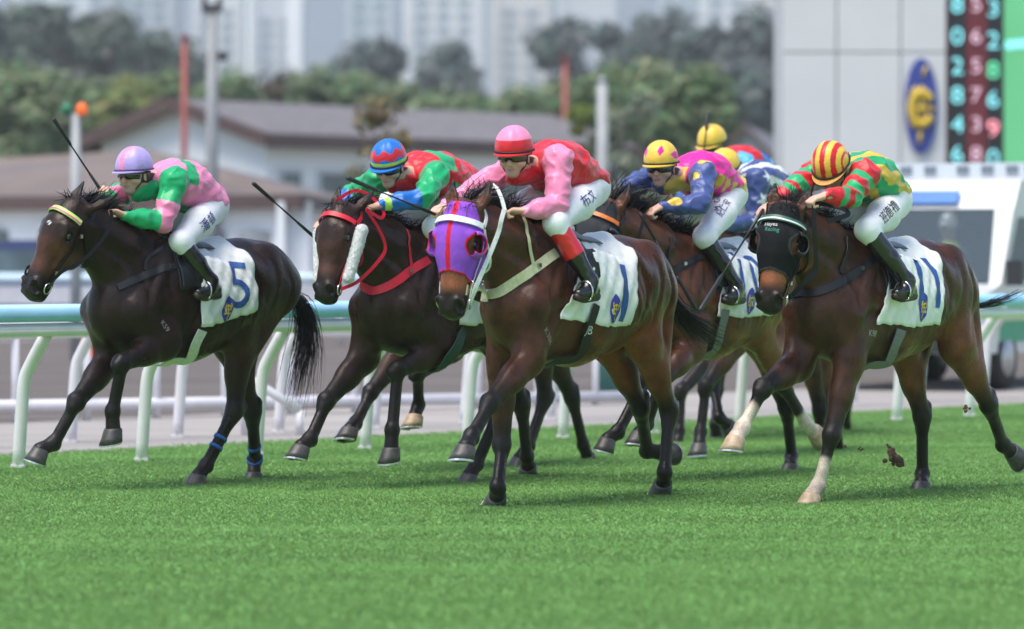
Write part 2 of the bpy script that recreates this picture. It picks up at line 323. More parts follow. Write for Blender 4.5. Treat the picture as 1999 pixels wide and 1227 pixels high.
for i, (a, b) in enumerate(((-60,420),(560,700),(740,1130),(1180,1300),(1330,1700))): tower(20+i, a, b, 1180+20*i, 100, (.30,.36,.42), ['wide blue-grey tower far behind at the left','blue-grey tower between the white ones left of centre','broad blue-grey tower far behind the centre','blue-grey tower far behind right of centre','blue-grey tower far behind the grey screen tower'][i], 3, False)
for i, (a, b) in enumerate(((-420,-260),(-210,-30),(-700,-480))): tower(40+i, a, b, 900+30*i, 90, tc_[i], ['apartment tower beyond the left edge of view','apartment tower cut by the left edge of view','apartment tower far beyond the left edge'][i], 3)
pl_ = at(575,150,240); root = tag(MB().box((0,0,9), (.9,.9,18)).box((0,0,18.2), (1.2,1.2,.4)).build('white_pillar', wallm), 'slim white pillar rising from the trees left of centre', 'pillar'); root.location = (pl_[0], pl_[1], 0)

# ============================ trees ============================
def leafm(i):
    nm = ('leaf_mid', 'leaf_far')[i]
    if nm in MATS: return MATS[nm]
    m = mat(nm, attr='col', rough=.6, spec=.2); N, L = m.node_tree.nodes, m.node_tree.links; tr = N.new('ShaderNodeBsdfTranslucent'); at_ = [x for x in N if x.type == 'ATTRIBUTE'][0]; L.new(at_.outputs['Color'], tr.inputs['Color'])
    ms = N.new('ShaderNodeMixShader'); ms.inputs[0].default_value = .4; L.new(N['Principled BSDF'].outputs[0], ms.inputs[1]); L.new(tr.outputs[0], ms.inputs[2]); L.new(ms.outputs[0], N['Material Output'].inputs['Surface']); return m
def tree(label, px, d, ztop, w, col, n=2200, leaf=.34, zb=None, seed=0, clumps=9, name='tree', far=0, squash=1.0, group='trees beyond the track'):
    r = np.random.default_rng(seed*100+int(px)+500); x = (px-XC)/FPX*d; root = empty(name, label, 'tree', group, loc=(x, d, 0)); zb = ztop*.38 if zb is None else zb
    cs = []
    for k in range(clumps):
        a = r.random()*6.28; q = math.sqrt(r.random()); z = zb+(ztop-zb)*(.15+(.85 if far else .75)*r.random()); taper = 1-.55*((z-zb)/(ztop-zb))**2
        cs.append((V(math.cos(a)*q*w*.40*taper, math.sin(a)*q*w*.40*taper, z), w*(.09+.10*r.random())))
    if not far: cs.append((V(0,0,ztop-w*.18), w*.2))
    cen = np.array([c for c, _ in cs]); rad = np.array([q for _, q in cs]); k = r.integers(len(cs), size=n); dirs = r.normal(size=(n,3)); dirs /= np.linalg.norm(dirs, axis=1)[:, None]
    p = cen[k]+dirs*(rad[k]*(.35+.95*r.random(n)**.8))[:, None]*V(1,1,.8*squash); nn = dirs+r.normal(size=(n,3))*.32+V(0,0,.6); nn /= np.linalg.norm(nn, axis=1)[:, None]
    t = np.cross(nn, r.normal(size=(n,3))); t /= np.linalg.norm(t, axis=1)[:, None]; b = np.cross(nn, t); s = leaf*(.6+.8*r.random(n))[:, None]*.5
    v = np.stack([p-t*s, p+b*s*.55, p+t*s, p-b*s*.55], 1).reshape(-1,3); f = np.arange(4*n, dtype=np.int32).reshape(-1,4); tone = (.86+.28*r.random(len(cs)))[k]*(.75+.5*r.random(n)); c = np.repeat(V(*col)[None]*tone[:, None]*(1+.25*r.normal(size=(n,1))*V(1,.3,.6)), 4, 0)
    obj('crown', v, f, leafm(far), root, False, np.clip(c, .01, .5)); bark = mat('bark', (.10,.075,.06), .9, nscale=3, namt=.3, bump=.5, bscale=8); tr = MB().tube([V(0,0,-.1), V(.05*w,0,zb*.6), V(0,.04*w,zb+.3*(ztop-zb)), V(-.03*w,0,ztop-.25*(ztop-zb))], [.035*w+.06,.028*w+.04,.018*w+.02,.02], 8)
    for c_, _ in cs[:5]: tr.tube([V(0,0,zb*.8), c_*V(.5,.5,.75)+V(0,0,zb*.2), c_], [.016*w+.02,.010*w+.015,.015], 6)
    tr.build('trunk', bark, root, True)
def zt(py, d): return HC+(YH-py)/FPX*d
n_t = 0
DK, MG, LG_, YG = (.12,.155,.125), (.165,.23,.115), (.21,.27,.145), (.25,.295,.11)
specs = []
for i, (px, py) in enumerate(((-20,10),(70,-5),(150,60),(215,42),(285,75),(345,90),(30,90))): specs.append(('dark tree of the hill wood at upper left, number %s from the left', px, 300, py, 260, DK, 3200, 1.1, 1))
left = ['leftmost hill tree at upper left behind towers','tallest dark hill tree at upper left','dark hill tree right of the tallest one','rounded dark hill tree left of the red post','dark hill tree just behind the red post','small dark hill tree beside the light mast','low dark hill tree at the left edge']
for i, s in enumerate(specs): tree(left[i], s[1], s[2]+7*(i % 3), zt(s[3], s[2]), s[4]/FPX*s[2]*.95, s[5], s[6], s[7], zb=3.0, seed=i, far=1, clumps=40)
midl = [(30,118,150,150,LG_,'pale green palm-like tree at the left edge'),(95,128,150,140,LG_,'pale green tree left of the lamp post'),(180,150,160,150,MG,'green tree behind the orange lamp'),(255,140,155,140,YG,'yellow-green bush above the stable gable'),(330,128,165,150,MG,'green tree beside the red post at left'),(455,132,175,160,MG,'tree right of the light mast'),(540,128,190,150,(.10,.085,.055),'brownish tree right of the light mast'),(625,118,180,150,MG,'green tree above the stable roof left of centre'),(700,135,170,140,LG_,'light green tree behind the blue-capped jockey'),(770,150,185,160,MG,'tree over the stable roof at centre left'),(850,168,175,150,LG_,'light tree over the stable roof at centre'),(930,172,170,150,MG,'tree behind the pink-capped jockey at left'),(1020,158,165,140,MG,'tree over the pink-capped jockey'),(1085,145,175,150,LG_,'light tree beside the slim red post at right'),(1190,118,130,170,MG,'round tree right of the slim red post'),(1270,105,125,170,LG_,'large round tree behind the diamond cap jockey'),(1350,112,120,170,MG,'large round tree left of the grey tower')]
for i, (px, py, d, w, c, lb) in enumerate(midl): tree(lb, px, d, zt(py, d), w/FPX*d*1.35, c, 4200, .50 if d > 140 else .38, zb=1.6, seed=40+i, clumps=40)
dkr = [(735,75,330,150,'tall dark cypress-like tree in front of towers at centre left'),(868,95,340,140,'thin dark tree in front of the white tower'),(1095,60,330,140,'dark tree standing before towers above the red post'),(1200,60,320,120,'dark tree before towers right of centre'),(1290,40,310,140,'dark tree above the diamond cap jockey'),(1380,50,300,150,'tall dark tree left of the grey tower'),(1450,35,300,150,'tallest dark tree beside the grey tower'),(1510,60,290,140,'dark tree touching the grey tower edge'),(1440,130,240,150,'lower dark tree beside the grey tower')]
for i, (px, py, d, w, lb) in enumerate(dkr): tree(lb, px, d, zt(py, d), w/FPX*d*1.5, (.13,.165,.155), 3200, 1.1, zb=3.0, seed=80+i, far=1, clumps=40)
tree('thin brownish sapling in front of the stable block', 745, 70, zt(170,70), 1.5, (.19,.155,.065), 1100, .15, zb=.9, seed=7, clumps=30); tree('pale flowering shrub behind the diamond cap jockey', 1255, 88, zt(178,88), 1.9, (.22,.26,.19), 900, .22, zb=1.4, seed=9, clumps=8); tree('second pale shrub left of the flowering one', 1195, 92, zt(235,92), 1.7, (.13,.16,.10), 800, .22, zb=1.0, seed=10, clumps=7)
tree('yellow-green bush beside the white post', 1130, 96, zt(200,96), 1.4, (.15,.19,.04), 700, .22, zb=1.2, seed=12, clumps=6)

wide = [(-520,60,260,260,DK,'dark wood tree far beyond the left edge'),(-380,30,280,260,DK,'tall dark wood tree beyond the left edge'),(-230,20,290,260,DK,'dark wood tree just beyond the left edge'),(-130,40,300,240,DK,'dark hill tree left of the leftmost one in view'),(-430,130,150,190,MG,'green roadside tree far beyond the left edge'),(-290,120,155,190,LG_,'pale roadside tree beyond the left edge'),(-170,125,150,180,MG,'green roadside tree just beyond the left edge'),(-60,120,152,170,LG_,'pale palm-like tree cut by the left edge')]
for i, (px, py, d, w, c, lb) in enumerate(wide): tree(lb, px, d, zt(py, d), w/FPX*d*1.25, c, 2600, .9 if d > 200 else .5, zb=1.8, seed=120+i, far=int(d > 200), clumps=30)
# ============================ poles, lamps, screens ============================
gal = mat('galvanised_steel', (.24,.25,.26), .6, metal=.1, nscale=3, namt=.1); redp = mat('red_post_paint', (.30,.06,.05), .55, nscale=4, namt=.15)
def pole(name, label, px, d, py0, py1, w, m, cat='post'):
    p = at(px, py0, d); o = empty(name, label, cat, loc=(p[0], d, 0)); MB().tube([(0,0,0),(0,0,zt(py0, d))], [w/FPX*d/2*1.15, w/FPX*d/2*.9], 12).build('shaft', m, o, True); return o, zt(py0, d)
o, z = pole('light_mast', 'tall grey floodlight mast with dark lamp head at upper left', 414, 85, 20, 0, 24, gal, 'light mast')
MB().box((0,0,z+.05), (.42,.25,.16)).box((-.16,0,z+.16), (.10,.16,.22)).box((.16,0,z+.16), (.10,.16,.22)).build('lamp_head', mat('dark_metal', (.05,.05,.055), .5, nscale=8), o); MB().box((.22,0,z-.95), (.20,.14,.20)).build('camera_box', mat('dark_metal'), o); MB().box((-.24,0,z-.9), (.26,.12,.12)).build('bracket', gal, o)
o, z = pole('red_post', 'dull red post above the stable gable', 360, 100, 70, 0, 12, redp); MB().box((0,0,z), (.24,.24,.06)).build('cap', redp, o)
o, z = pole('red_post', 'slim red post behind the pink-capped jockey', 1103, 128, 112, 0, 11, redp); MB().box((0,0,z), (.28,.28,.06)).build('cap', redp, o)
o, z = pole('white_post', 'thick white post left of the diamond cap jockey', 1176, 82, 160, 0, 23, mat('grey_post_paint', (.33,.345,.355), .6, nscale=3, namt=.1)); MB().tube([(0,0,z),(0,0,z+.12)], [.12,.03], 12).build('cap', mat('grey_post_paint'), o, True)
o, z = pole('signal_post', 'white signal post with green and orange lamps at left', 148, 60, 222, 0, 20, mat('grey_post_paint', (.42,.44,.45), .6, nscale=3, namt=.1), 'signal post')
for px, c, e in ((131,(.01,.16,.07),0.0),(160,(.75,.13,.01),.25)):
    x = (px-148)/FPX*60; MB().tube([(x,-.02,z-.02),(x,-.02,z+.03),(x,-.02,z+.10),(x,-.02,z+.16)], [.06,.085,.08,.04], 14).build('lamp', mat('lamp_%d' % px, c, .3, emit=e), o, True)
MB().box((0,0,z-.04), (.30,.08,.05)).build('cross_bar', gal, o)
# grey screen tower, emblem, odds board and big screen
def screen_tower():
    d = 78.0; P = lambda px, py, dd=0: at(px, py, d+dd)
    a, b = P(1527,0), P(1847,0); zb = zt(345, d); ztp = 12.0; w = b[0]-a[0]; o = (a+b)/2; o[2] = 0; root = empty('screen_tower', 'big light grey panelled tower carrying the race emblem', 'tower', loc=tuple(o)); pm = mat('grey_cladding', (.63,.63,.62), .6, nscale=.6, namt=.04, bump=.1, bscale=2)
    MB().box((0,1.5,(zb+ztp)/2), (w-.06,2.9,ztp-zb)).build('core', mat('cladding_joint', (.52,.52,.51), .7), root)
    xs = [-w/2, -w*.17, w*.22, w/2]; zs = [zb, zt(102, d), ztp]
    for i in range(3):
        for j in range(2): MB().box(((xs[i]+xs[i+1])/2, .0, (zs[j]+zs[j+1])/2), (xs[i+1]-xs[i]-.03, .12, zs[j+1]-zs[j]-.03)).build('panel', pm, root)
    for x in (-w*.35, w*.35): MB().box((x,1.5,zb/2), (.5,.8,zb)).build('leg', pm, root)
    e0 = P(1797,207); ex = (1797-1765)/FPX*d; eh = (300-114)/2/FPX*d; sg = empty('emblem_sign', 'tall blue oval emblem with gold figure on the grey tower', 'sign', loc=(e0[0], d-.16, e0[2]))
    ov = [V(ex*math.cos(t), 0, eh*math.sin(t)) for t in np.linspace(0, 2*math.pi, 40)[:-1]]; MB().prism(ov, (0,.08,0)).build('plate', mat('sign_blue', (.035,.06,.30), .5, nscale=3, namt=.1), sg)
    gm = mat('sign_gold', (.62,.42,.03), .5, nscale=3, namt=.1); k = ex/.31
    ring = [V(.19*k*math.cos(t), -.05, .30*k*math.sin(t)-.05) for t in np.linspace(.5, 5.8, 22)]; mb = MB(); mb.tube(ring, .085, 8); mb.tube([V(-.25,-.05,-.05), V(.25,-.05,-.05)], .05, 6); mb.tube([V(-.2,-.05,.2), V(-.1,-.05,.35)], .05, 6); mb.tube([V(-.2,-.05,-.3), V(-.08,-.05,-.42)], .05, 6); mb.tube([V(0,-.05,.38), V(0,-.05,-.45)], .035, 6); mb.tube([V(.02,-.05,.55), V(.08,-.05,.75)], .03, 6); mb.tube([V(-.02,-.05,-.5), V(-.05,-.05,-.72)], .04, 6); mb.build('figure', gm, sg, True)
    # odds board
    a, b = P(1848,0), P(1956,0); w2 = b[0]-a[0]; o = (a+b)/2; o[2] = 0; bz, tz = zt(330, d), 12.0; bd = empty('odds_board', 'dark red odds board with columns of glowing digits', 'display board', loc=(o[0], d, 0))
    MB().box((0,.2,(bz+tz)/2), (w2,.35,tz-bz)).build('frame', mat('board_red', (.16,.02,.028), .6, nscale=2, namt=.1), bd)
    for x in (-w2*.5+.19, w2*.5-.19+.06): MB().box((x,.0,(bz+tz)/2), (.32 if x < 0 else .30,.06,tz-bz-.02)).build('column', mat('board_black', (.012,.012,.016), .4), bd)
    cy = mat('digit_cyan', (.20,.62,.66), .5, emit=.55); wh = mat('digit_white', (.62,.42,.50), .5, emit=.4); gr = mat('digit_green', (.10,.55,.28), .5, emit=.6); rd = mat('digit_red', (.85,.28,.33), .5, emit=.6)
    rows = [8,70,128,185,242,300]; dg = [('8','5','3'),('0','6','2'),('2','5','8'),('8','7','6'),('4','3','9'),('6','8','0')]
    for i, py in enumerate(rows):
        for j, (px, sz) in enumerate(((1868,.46),(1905,.40),(1938,.46))):
            v, f = text2d(dg[i][j], sz*1.0, .3); p = P(px, py+ (8 if j == 2 else 0))-o; m = cy if j == 0 else (wh if j == 1 else (gr if i == 2 else (rd if i == 4 else cy)))
            obj('digit', [(p[0]+x*1.1, -.06, p[2]+y) for x, y, _ in v], f, m, bd)
    # big video screen
    a, b = P(1958,0), P(2500,0); o = (a+b)/2; w3 = b[0]-a[0]; sc = empty('video_screen', 'big green video screen at the upper right edge', 'video screen', loc=(o[0], d, 0)); MB().box((0,.25,(bz+tz)/2), (w3,.4,tz-bz)).build('frame', mat('dark_metal'), sc)
    m = bpy.data.materials.new('screen_picture'); nt, N, L, bb = nodes_of(m); nz = N.new('ShaderNodeTexNoise'); nz.inputs['Scale'].default_value = .5; cr = N.new('ShaderNodeValToRGB'); cr.color_ramp.elements[0].color = (.06,.30,.13,1); cr.color_ramp.elements[1].color = (.12,.42,.20,1); tcn = N.new('ShaderNodeTexCoord'); L.new(tcn.outputs['Object'], nz.inputs['Vector']); L.new(nz.outputs[0], cr.inputs[0]); L.new(cr.outputs[0], bb.inputs['Emission Color']); bb.inputs['Emission Strength'].default_value = .75; bb.inputs['Base Color'].default_value = (.02,.06,.03,1)
    MB().box((.0,.02,(bz+tz)/2), (w3-.04,.05,tz-bz-.04)).build('picture', m, sc); z1 = zt(60, d); MB().box((0,-.02,z1), (w3-.06,.03,.16), Matrix.Rotation(math.radians(-6), 3, 'Y')).build('picture_line', cy, sc)
screen_tower()

# ============================ vehicles ============================
def wheel(root, c, r, ax, w=.22):
    ax = nrm(np.asarray(ax, float)); t = MB().tube([c-ax*w/2, c-ax*w*.35, c+ax*w*.35, c+ax*w/2], [r*.9,r,r,r*.9], 24).build('wheel', mat('tyre_rubber', (.018,.018,.018), .8, nscale=12), root, True)
    MB().tube([c-ax*(w/2+.012), c+ax*(w/2+.012)], r*.58, 18).build('rim', mat('alloy_rim', (.45,.46,.47), .35, metal=.7), t, True)
def ambulance():
    d = 46.0; c0 = at(1745,0,d); root = empty('ambulance', 'white ambulance van facing left behind the far right horse', 'ambulance', loc=(c0[0], d, 0), rz=math.radians(-26))
    wp = mat('van_white', (.56,.57,.58), .35, .5, nscale=1, namt=.03, coat=.3); gl = mat('van_glass', (.085,.125,.16), .28, .12); gl.node_tree.nodes['Principled BSDF'].inputs['Alpha'].default_value = .40; bk = mat('van_black', (.018,.018,.02), .5, nscale=6)
    W, H2, L_ = 2.15, 2.42, 4.9       # x = width, -y = front
    prof = [(-.10,.42),(-.12,.85),(.02,1.08),(.55,1.20),(.98,2.05),(1.2,2.36),(1.5,H2),(L_,H2),(L_,.42)]
    mb = MB(); mb.prism([V(-W/2,y,z) for y, z in prof], V(W,0,0)); n9 = len(prof); mb.f = [q for q in mb.f if not (len(q) == 4 and set(q) == {3,4,n9+3,n9+4})]; mb.build('body', wp, root)
    for s in (-1,1): MB().prism([V(s*W/2-s*.0,.55,1.20), V(s*.93,.55,1.20), V(s*.85,.98,2.05), V(s*W/2,.98,2.05)], V(0,.04,-.01)).build('windscreen_pillar', wp, root)
    MB().box((0,1.95,1.5), (W-.06,.06,1.6)).build('cabin_partition', mat('cabin_lining', (.035,.04,.05), .8, nscale=4), root); MB().box((0,.95,1.14), (W-.08,.75,.10)).build('dashboard', mat('van_black', (.018,.018,.02), .5, nscale=6), root)
    for x in (-.5,.5): MB().box((x,1.72,1.35), (.52,.14,.75)).build('seat_back', mat('cabin_lining'), root)
    mb = MB(); mb.prism([V(-.93,.56,1.215), V(.93,.56,1.215), V(.85,.975,2.04), V(-.85,.975,2.04)], V(0,-.012,.006)); mb.build('windscreen', gl, root)
    for s in (-1,1):
        x = s*(W/2+.002); pts = [V(x,.72,1.24), V(x,1.9,1.24), V(x,1.9,1.95), V(x,1.12,1.95)]; MB().prism(pts, V(s*.012,0,0)).build('side_window', gl, root); pts = [V(x,2.2,1.24), V(x,4.2,1.24), V(x,4.2,1.95), V(x,2.2,1.95)]; MB().prism(pts, V(s*.012,0,0)).build('side_window', gl, root)
        MB().box((s*.80,-.12,.86), (.36,.10,.22)).build('headlight', mat('headlight_glass', (.6,.62,.64), .1, .6), root); MB().box((s*(W/2+.14),.62,1.32), (.18,.10,.28)).build('wing_mirror', bk, root)
        for y in (.75,3.9): wheel(root, V(s*(W/2-.10),y,.36), .36, (1,0,0))
        MB().box((s*(W/2+.006),2.6,.92), (.014,4.2,.26)).build('reflective_band', mat('hi_vis_band', (.55,.75,.03), .5, nscale=4, namt=.1), root); MB().box((s*(W/2+.005),2.6,.66), (.012,4.2,.24)).build('green_band', mat('green_band', (.03,.30,.16), .5, nscale=4, namt=.1), root)
    MB().box((0,-.15,.56), (W*.98,.16,.26)).build('bumper', bk, root); MB().box((0,-.155,.80), (.9,.06,.16)).build('grille', bk, root); MB().box((0,-.24,.56), (.52,.02,.12)).build('number_plate', wp, root)
    mb = MB(); mb.prism([V(-.40,.995,2.10), V(.40,.995,2.10), V(.40,1.08,2.24), V(-.40,1.08,2.24)], V(0,-.03,.02)); mb.build('header_sign', mat('blue_sign', (.03,.16,.50), .5, nscale=5, namt=.1), root)
    lb = MB().box((0,1.9,H2+.09), (1.9,.34,.16)).build('light_bar', mat('light_bar', (.55,.60,.66), .2), root)
    for x in (-.8,-.5,-.2,.2,.5,.8): MB().box((x,1.72,H2+.09), (.14,.03,.09)).build('lamp', mat('lamp_lens', (.16,.19,.23), .3), lb)
    # driver behind the glass
    dr = empty('person', 'ambulance driver in yellow vest and white cap behind the windscreen', 'person', loc=(0,0,0)); dr.matrix_world = Matrix.Translation((c0[0], d, 0)) @ Matrix.Rotation(math.radians(-26), 4, 'Z') @ Matrix.Translation((-.22,-.42,.16))
    F = Field((.0,1.0,.9), (1.0,1.9,2.2), .02); F.cap((.5,1.45,1.62),(.5,1.43,1.70),.095,.10); F.cap((.5,1.45,1.5),(.5,1.45,1.62),.06,.06); F.cap((.5,1.5,1.05),(.5,1.47,1.42),(.20,.13),(.19,.12)); F.cap((.30,1.47,1.40),(.26,1.30,1.15),.065,.055); F.cap((.70,1.47,1.40),(.74,1.30,1.15),.065,.055); F.cap((.26,1.3,1.15),(.34,1.08,1.2),.05,.04); F.cap((.74,1.3,1.15),(.66,1.08,1.2),.05,.04); v, q = F.mesh(); c = np.where((v[:,2] > 1.50)[:, None], V(.5,.3,.22), V(.02,.02,.025)); obj('body', v, q, mat('skin', attr='col'), dr, True, c)
    F = Field((.1,1.2,.9), (.9,1.8,1.6), .02); F.cap((.5,1.5,1.05),(.5,1.47,1.40),(.225,.15),(.22,.14)); v, q = F.mesh(); obj('safety_vest', v, q, mat('hi_vis_vest', (.55,.90,.08), .6, nscale=6, namt=.15), dr, True)
    F = Field((.3,1.2,1.5), (.7,1.7,1.95), .012); F.cap((.5,1.44,1.72),(.5,1.44,1.76),.115,.10); F.cap((.5,1.35,1.72),(.5,1.29,1.71),(.09,.015),(.08,.012),k=.01); v, q = F.mesh(); obj('cap', v, q, mat('white_cap', (.7,.74,.75), .7), dr, True)
ambulance()
def car(label, px, d, col, rz, name='parked_van'):
    c0 = at(px,0,d); root = empty(name, label, 'van', loc=(c0[0], d, 0), rz=rz); m = mat('paint_'+name, col, .3, nscale=1, namt=.06, coat=.5); gl = mat('car_glass', (.09,.14,.16), .1, .6, nscale=1.2, namt=.5); W = 1.85
    prof = [(-.05,.35),(-.08,.8),(.1,1.0),(.7,1.1),(1.25,1.78),(1.6,1.88),(4.5,1.86),(4.6,1.0),(4.6,.35)]
    MB().prism([V(y,-W/2,z) for y, z in prof], V(0,W,0)).build('body', m, root)
    MB().prism([V(.78,-.8,1.13), V(.78,.8,1.13), V(1.24,.75,1.74), V(1.24,-.75,1.74)], V(-.03,0,.02)).build('windscreen', gl, root)
    for s in (-1,1):
        for a, b in ((1.35,2.3),(2.4,3.3),(3.4,4.3)): MB().prism([V(a-.25 if a < 1.4 else a,s*(W/2+.002),1.12), V(b,s*(W/2+.002),1.12), V(b,s*(W/2+.002),1.68), V(a,s*(W/2+.002),1.68)], V(0,s*.012,0)).build('side_window', gl, root)
        for x in (.8,3.7): wheel(root, V(x, s*(W/2-.10), .33), .33, (0,1,0))
        MB().box((-.06,s*.66,.78), (.08,.3,.18)).build('headlight', mat('headlight_glass'), root)
    MB().box((-.08,0,.5), (.12,W*.98,.24)).build('bumper', mat('van_black'), root)
car('dark blue van parked at the left edge beyond the rails', -150, 78, (.03,.05,.16), math.radians(8))
bm_ = empty('traffic_cone', 'small orange cone beyond the rail left of the near-black horse', 'cone', loc=tuple(V(*at(172,0,62)[:2],0))); MB().tube([(0,0,.03),(0,0,.62)], [.16,.03], 14).build('cone', mat('cone_orange', (.75,.16,.02), .5, nscale=8), bm_, True); MB().box((0,0,.015), (.38,.38,.03)).build('base', mat('cone_orange'), bm_)
bn = empty('litter_bin', 'dark green bin standing past the rail behind the centre horses', 'bin', loc=tuple(V(*at(1205,0,44)[:2],0))); MB().tube([(0,0,0),(0,0,.05),(0,0,.72)], [.20,.22,.24], 16).build('drum', mat('bin_green', (.012,.07,.06), .5, nscale=5), bn, True); MB().tube([(0,0,.72),(0,0,.78)], [.26,.22], 16).build('lid', mat('bin_green'), bn, True)
# air: thin even haze round everything
def haze():
    m = bpy.data.materials.new('haze_air'); m.use_nodes = True; N, L = m.node_tree.nodes, m.node_tree.links; N.remove(N['Principled BSDF']); pv = N.new('ShaderNodeVolumePrincipled'); pv.inputs['Density'].default_value = .00032; pv.inputs['Color'].default_value = (.95,.97,1,1); pv.inputs['Anisotropy'].default_value = -.1; L.new(pv.outputs[0], N['Material Output'].inputs['Volume'])
    kind(MB().box((0,800,55), (3000,1800,112)).build('haze', m), 'stuff')
haze()
# ---- pixel-measured joints -> real 3-D joints -------------------------------



class Frame:
    """A horse's own upright plane: heading, distance, withers."""
    def __init__(s, theta, c, withers):
        t = math.radians(theta); s.theta = theta; s.c = c
        s.F = V(-math.cos(t), -math.sin(t), 0); s.L = V(math.sin(t), -math.cos(t), 0); s.U = V(0,0,1)
        w = s.pt(*withers, 0); s.W = V(w[0], w[1], 0); s.wz = w[2]
    def pt(s, px, py, lat):
        u = (px-XC)/FPX; d = (s.c+lat)/(u*s.L[0]+s.L[1])
        return V(d*u, d, HC-(py-YH)/FPX*d)
    def loc(s, x, y, z): return s.W+x*s.F+y*s.L+z*s.U
    def inv(s, p): q = np.asarray(p)-s.W; return V(q@s.F, q@s.L, q[2])
    def joint(s, parent, px, py, lat0, ln, rng=.14):
        best = None
        for k in range(-28, 29):
            lat = lat0+rng*k/28
            p = s.pt(px, py, lat); e = abs(np.linalg.norm(p-parent)-ln)+.25*abs(lat-lat0)
            if best is None or e < best[0]: best = (e, p)
        return best[1]
# legs: elbow/stifle offset (dx,dz), then knee/hock, fetlock, hoof pixels
HORSES = {
 'five': dict(theta=52, c=-17.94, withers=(298,456), pitch=0, poll=(134,392), muz=(40,566), th=50,
   LF=((.04,.0),(238,708),(219,802),(222,860),(318,672)), RF=((.12,0),(150,783),(104,865),(62,886)),
   LH=((.12,0),(458,800),(402,908),(377,942)), RH=((.10,0),(492,805),(497,900),(495,940))),
 'two': dict(theta=54, c=-16.0, withers=(815,452), pitch=0, poll=(657,402), muz=(619,578), th=55,
   LF=((.04,.0),(776,722),(765,838),(763,898),(862,680)), RF=((.12,0),(638,782),(605,856),(577,882)),
   LH=((.12,0),(975,800),(930,905),(908,942)), RH=((.10,0),(1018,790),(1028,890),(1032,922))),
 'one': dict(theta=57, c=-13.05, withers=(1062,440), pitch=2, poll=(893,404), muz=(868,612), th=65,
   LF=((.12,.02),(957,786),(920,850),(902,886)), RF=((-.02,0),(980,866),(971,950),(969,980)),
   LH=((-.05,0),(1306,800),(1297,920),(1293,955)), RH=((.10,0),(1250,795),(1262,880),(1305,884))),
 'ten': dict(theta=54, c=-15.0, withers=(1335,458), pitch=0, poll=(1172,398), muz=(1118,585), th=52,
   LF=((.08,.02),(1290,745),(1262,828),(1240,856)), RF=((.10,0),(1243,772),(1206,842),(1173,868)),
   LH=((-.02,0),(1528,750),(1572,826),(1598,850)), RH=((-.02,0),(1535,795),(1545,890),(1541,920))),
 'eleven': dict(theta=54, c=-13.0, withers=(1662,453), pitch=1, poll=(1526,406), muz=(1493,600), th=70,
   LF=((-.02,0),(1624,848),(1596,950),(1576,978)), RF=((.12,0),(1490,757),(1449,834),(1428,868)),
   LH=((-.12,0),(1930,790),(1957,868),(1984,888)), RH=((.05,0),(1800,812),(1800,925),(1798,955))),
}
def ik(f, a, b, l1, l2, fwd):
    """middle joint between a and b, bending forward (fwd=1) or backward (-1)"""
    d = np.linalg.norm(b-a); k = min(1.0, (l1+l2)*.995/d) if d > (l1+l2)*.995 else 1
    if d > (l1+l2)*.995: s = d/((l1+l2)*.995); l1 *= s; l2 *= s
    x = (l1*l1-l2*l2+d*d)/(2*d); h = math.sqrt(max(l1*l1-x*x, 0)); e = nrm(b-a)
    n = f.F-e*(f.F@e); return a+e*x+nrm(n)*h*fwd
def skeleton(h):
    f = Frame(h['theta'], h['c'], h['withers']); dz = f.wz-1.63
    J = {}
    for leg in ('LF','RF','LH','RH'):
        (dx, ddz), k, fe, ho = h[leg][:4]; sg = 1 if leg[0]=='L' else -1
        if leg[1]=='F':
            a = f.loc(.30+.6*dx, sg*.145, 1.13+dz+ddz); la, lb, lc, lm, l2, l3 = .13,.12,.12,.66,.29,.165
        else:
            a = f.loc(-.96+.3*dx, sg*.14, 1.33+dz+ddz); la, lb, lc, lm, l2, l3 = .15,.14,.14,.86,.39,.165
        b = f.joint(a, *k, sg*la, lm, .08); c_ = f.joint(b, *fe, sg*lb, l2); d = f.joint(c_, *ho, sg*lc, l3)
        m = ik(f, a, b, .31, .44, -1) if leg[1]=='F' else ik(f, a, b, .42, .50, 1)
        if len(h[leg]) > 4: m = f.pt(*h[leg][4], sg*.17); b = f.joint(m, *k, sg*la, .42, .08); c_ = f.joint(b, *fe, sg*lb, l2); d = f.joint(c_, *ho, sg*lc, l3)
        J[leg] = (a,m,b,c_,d)
    return f, J
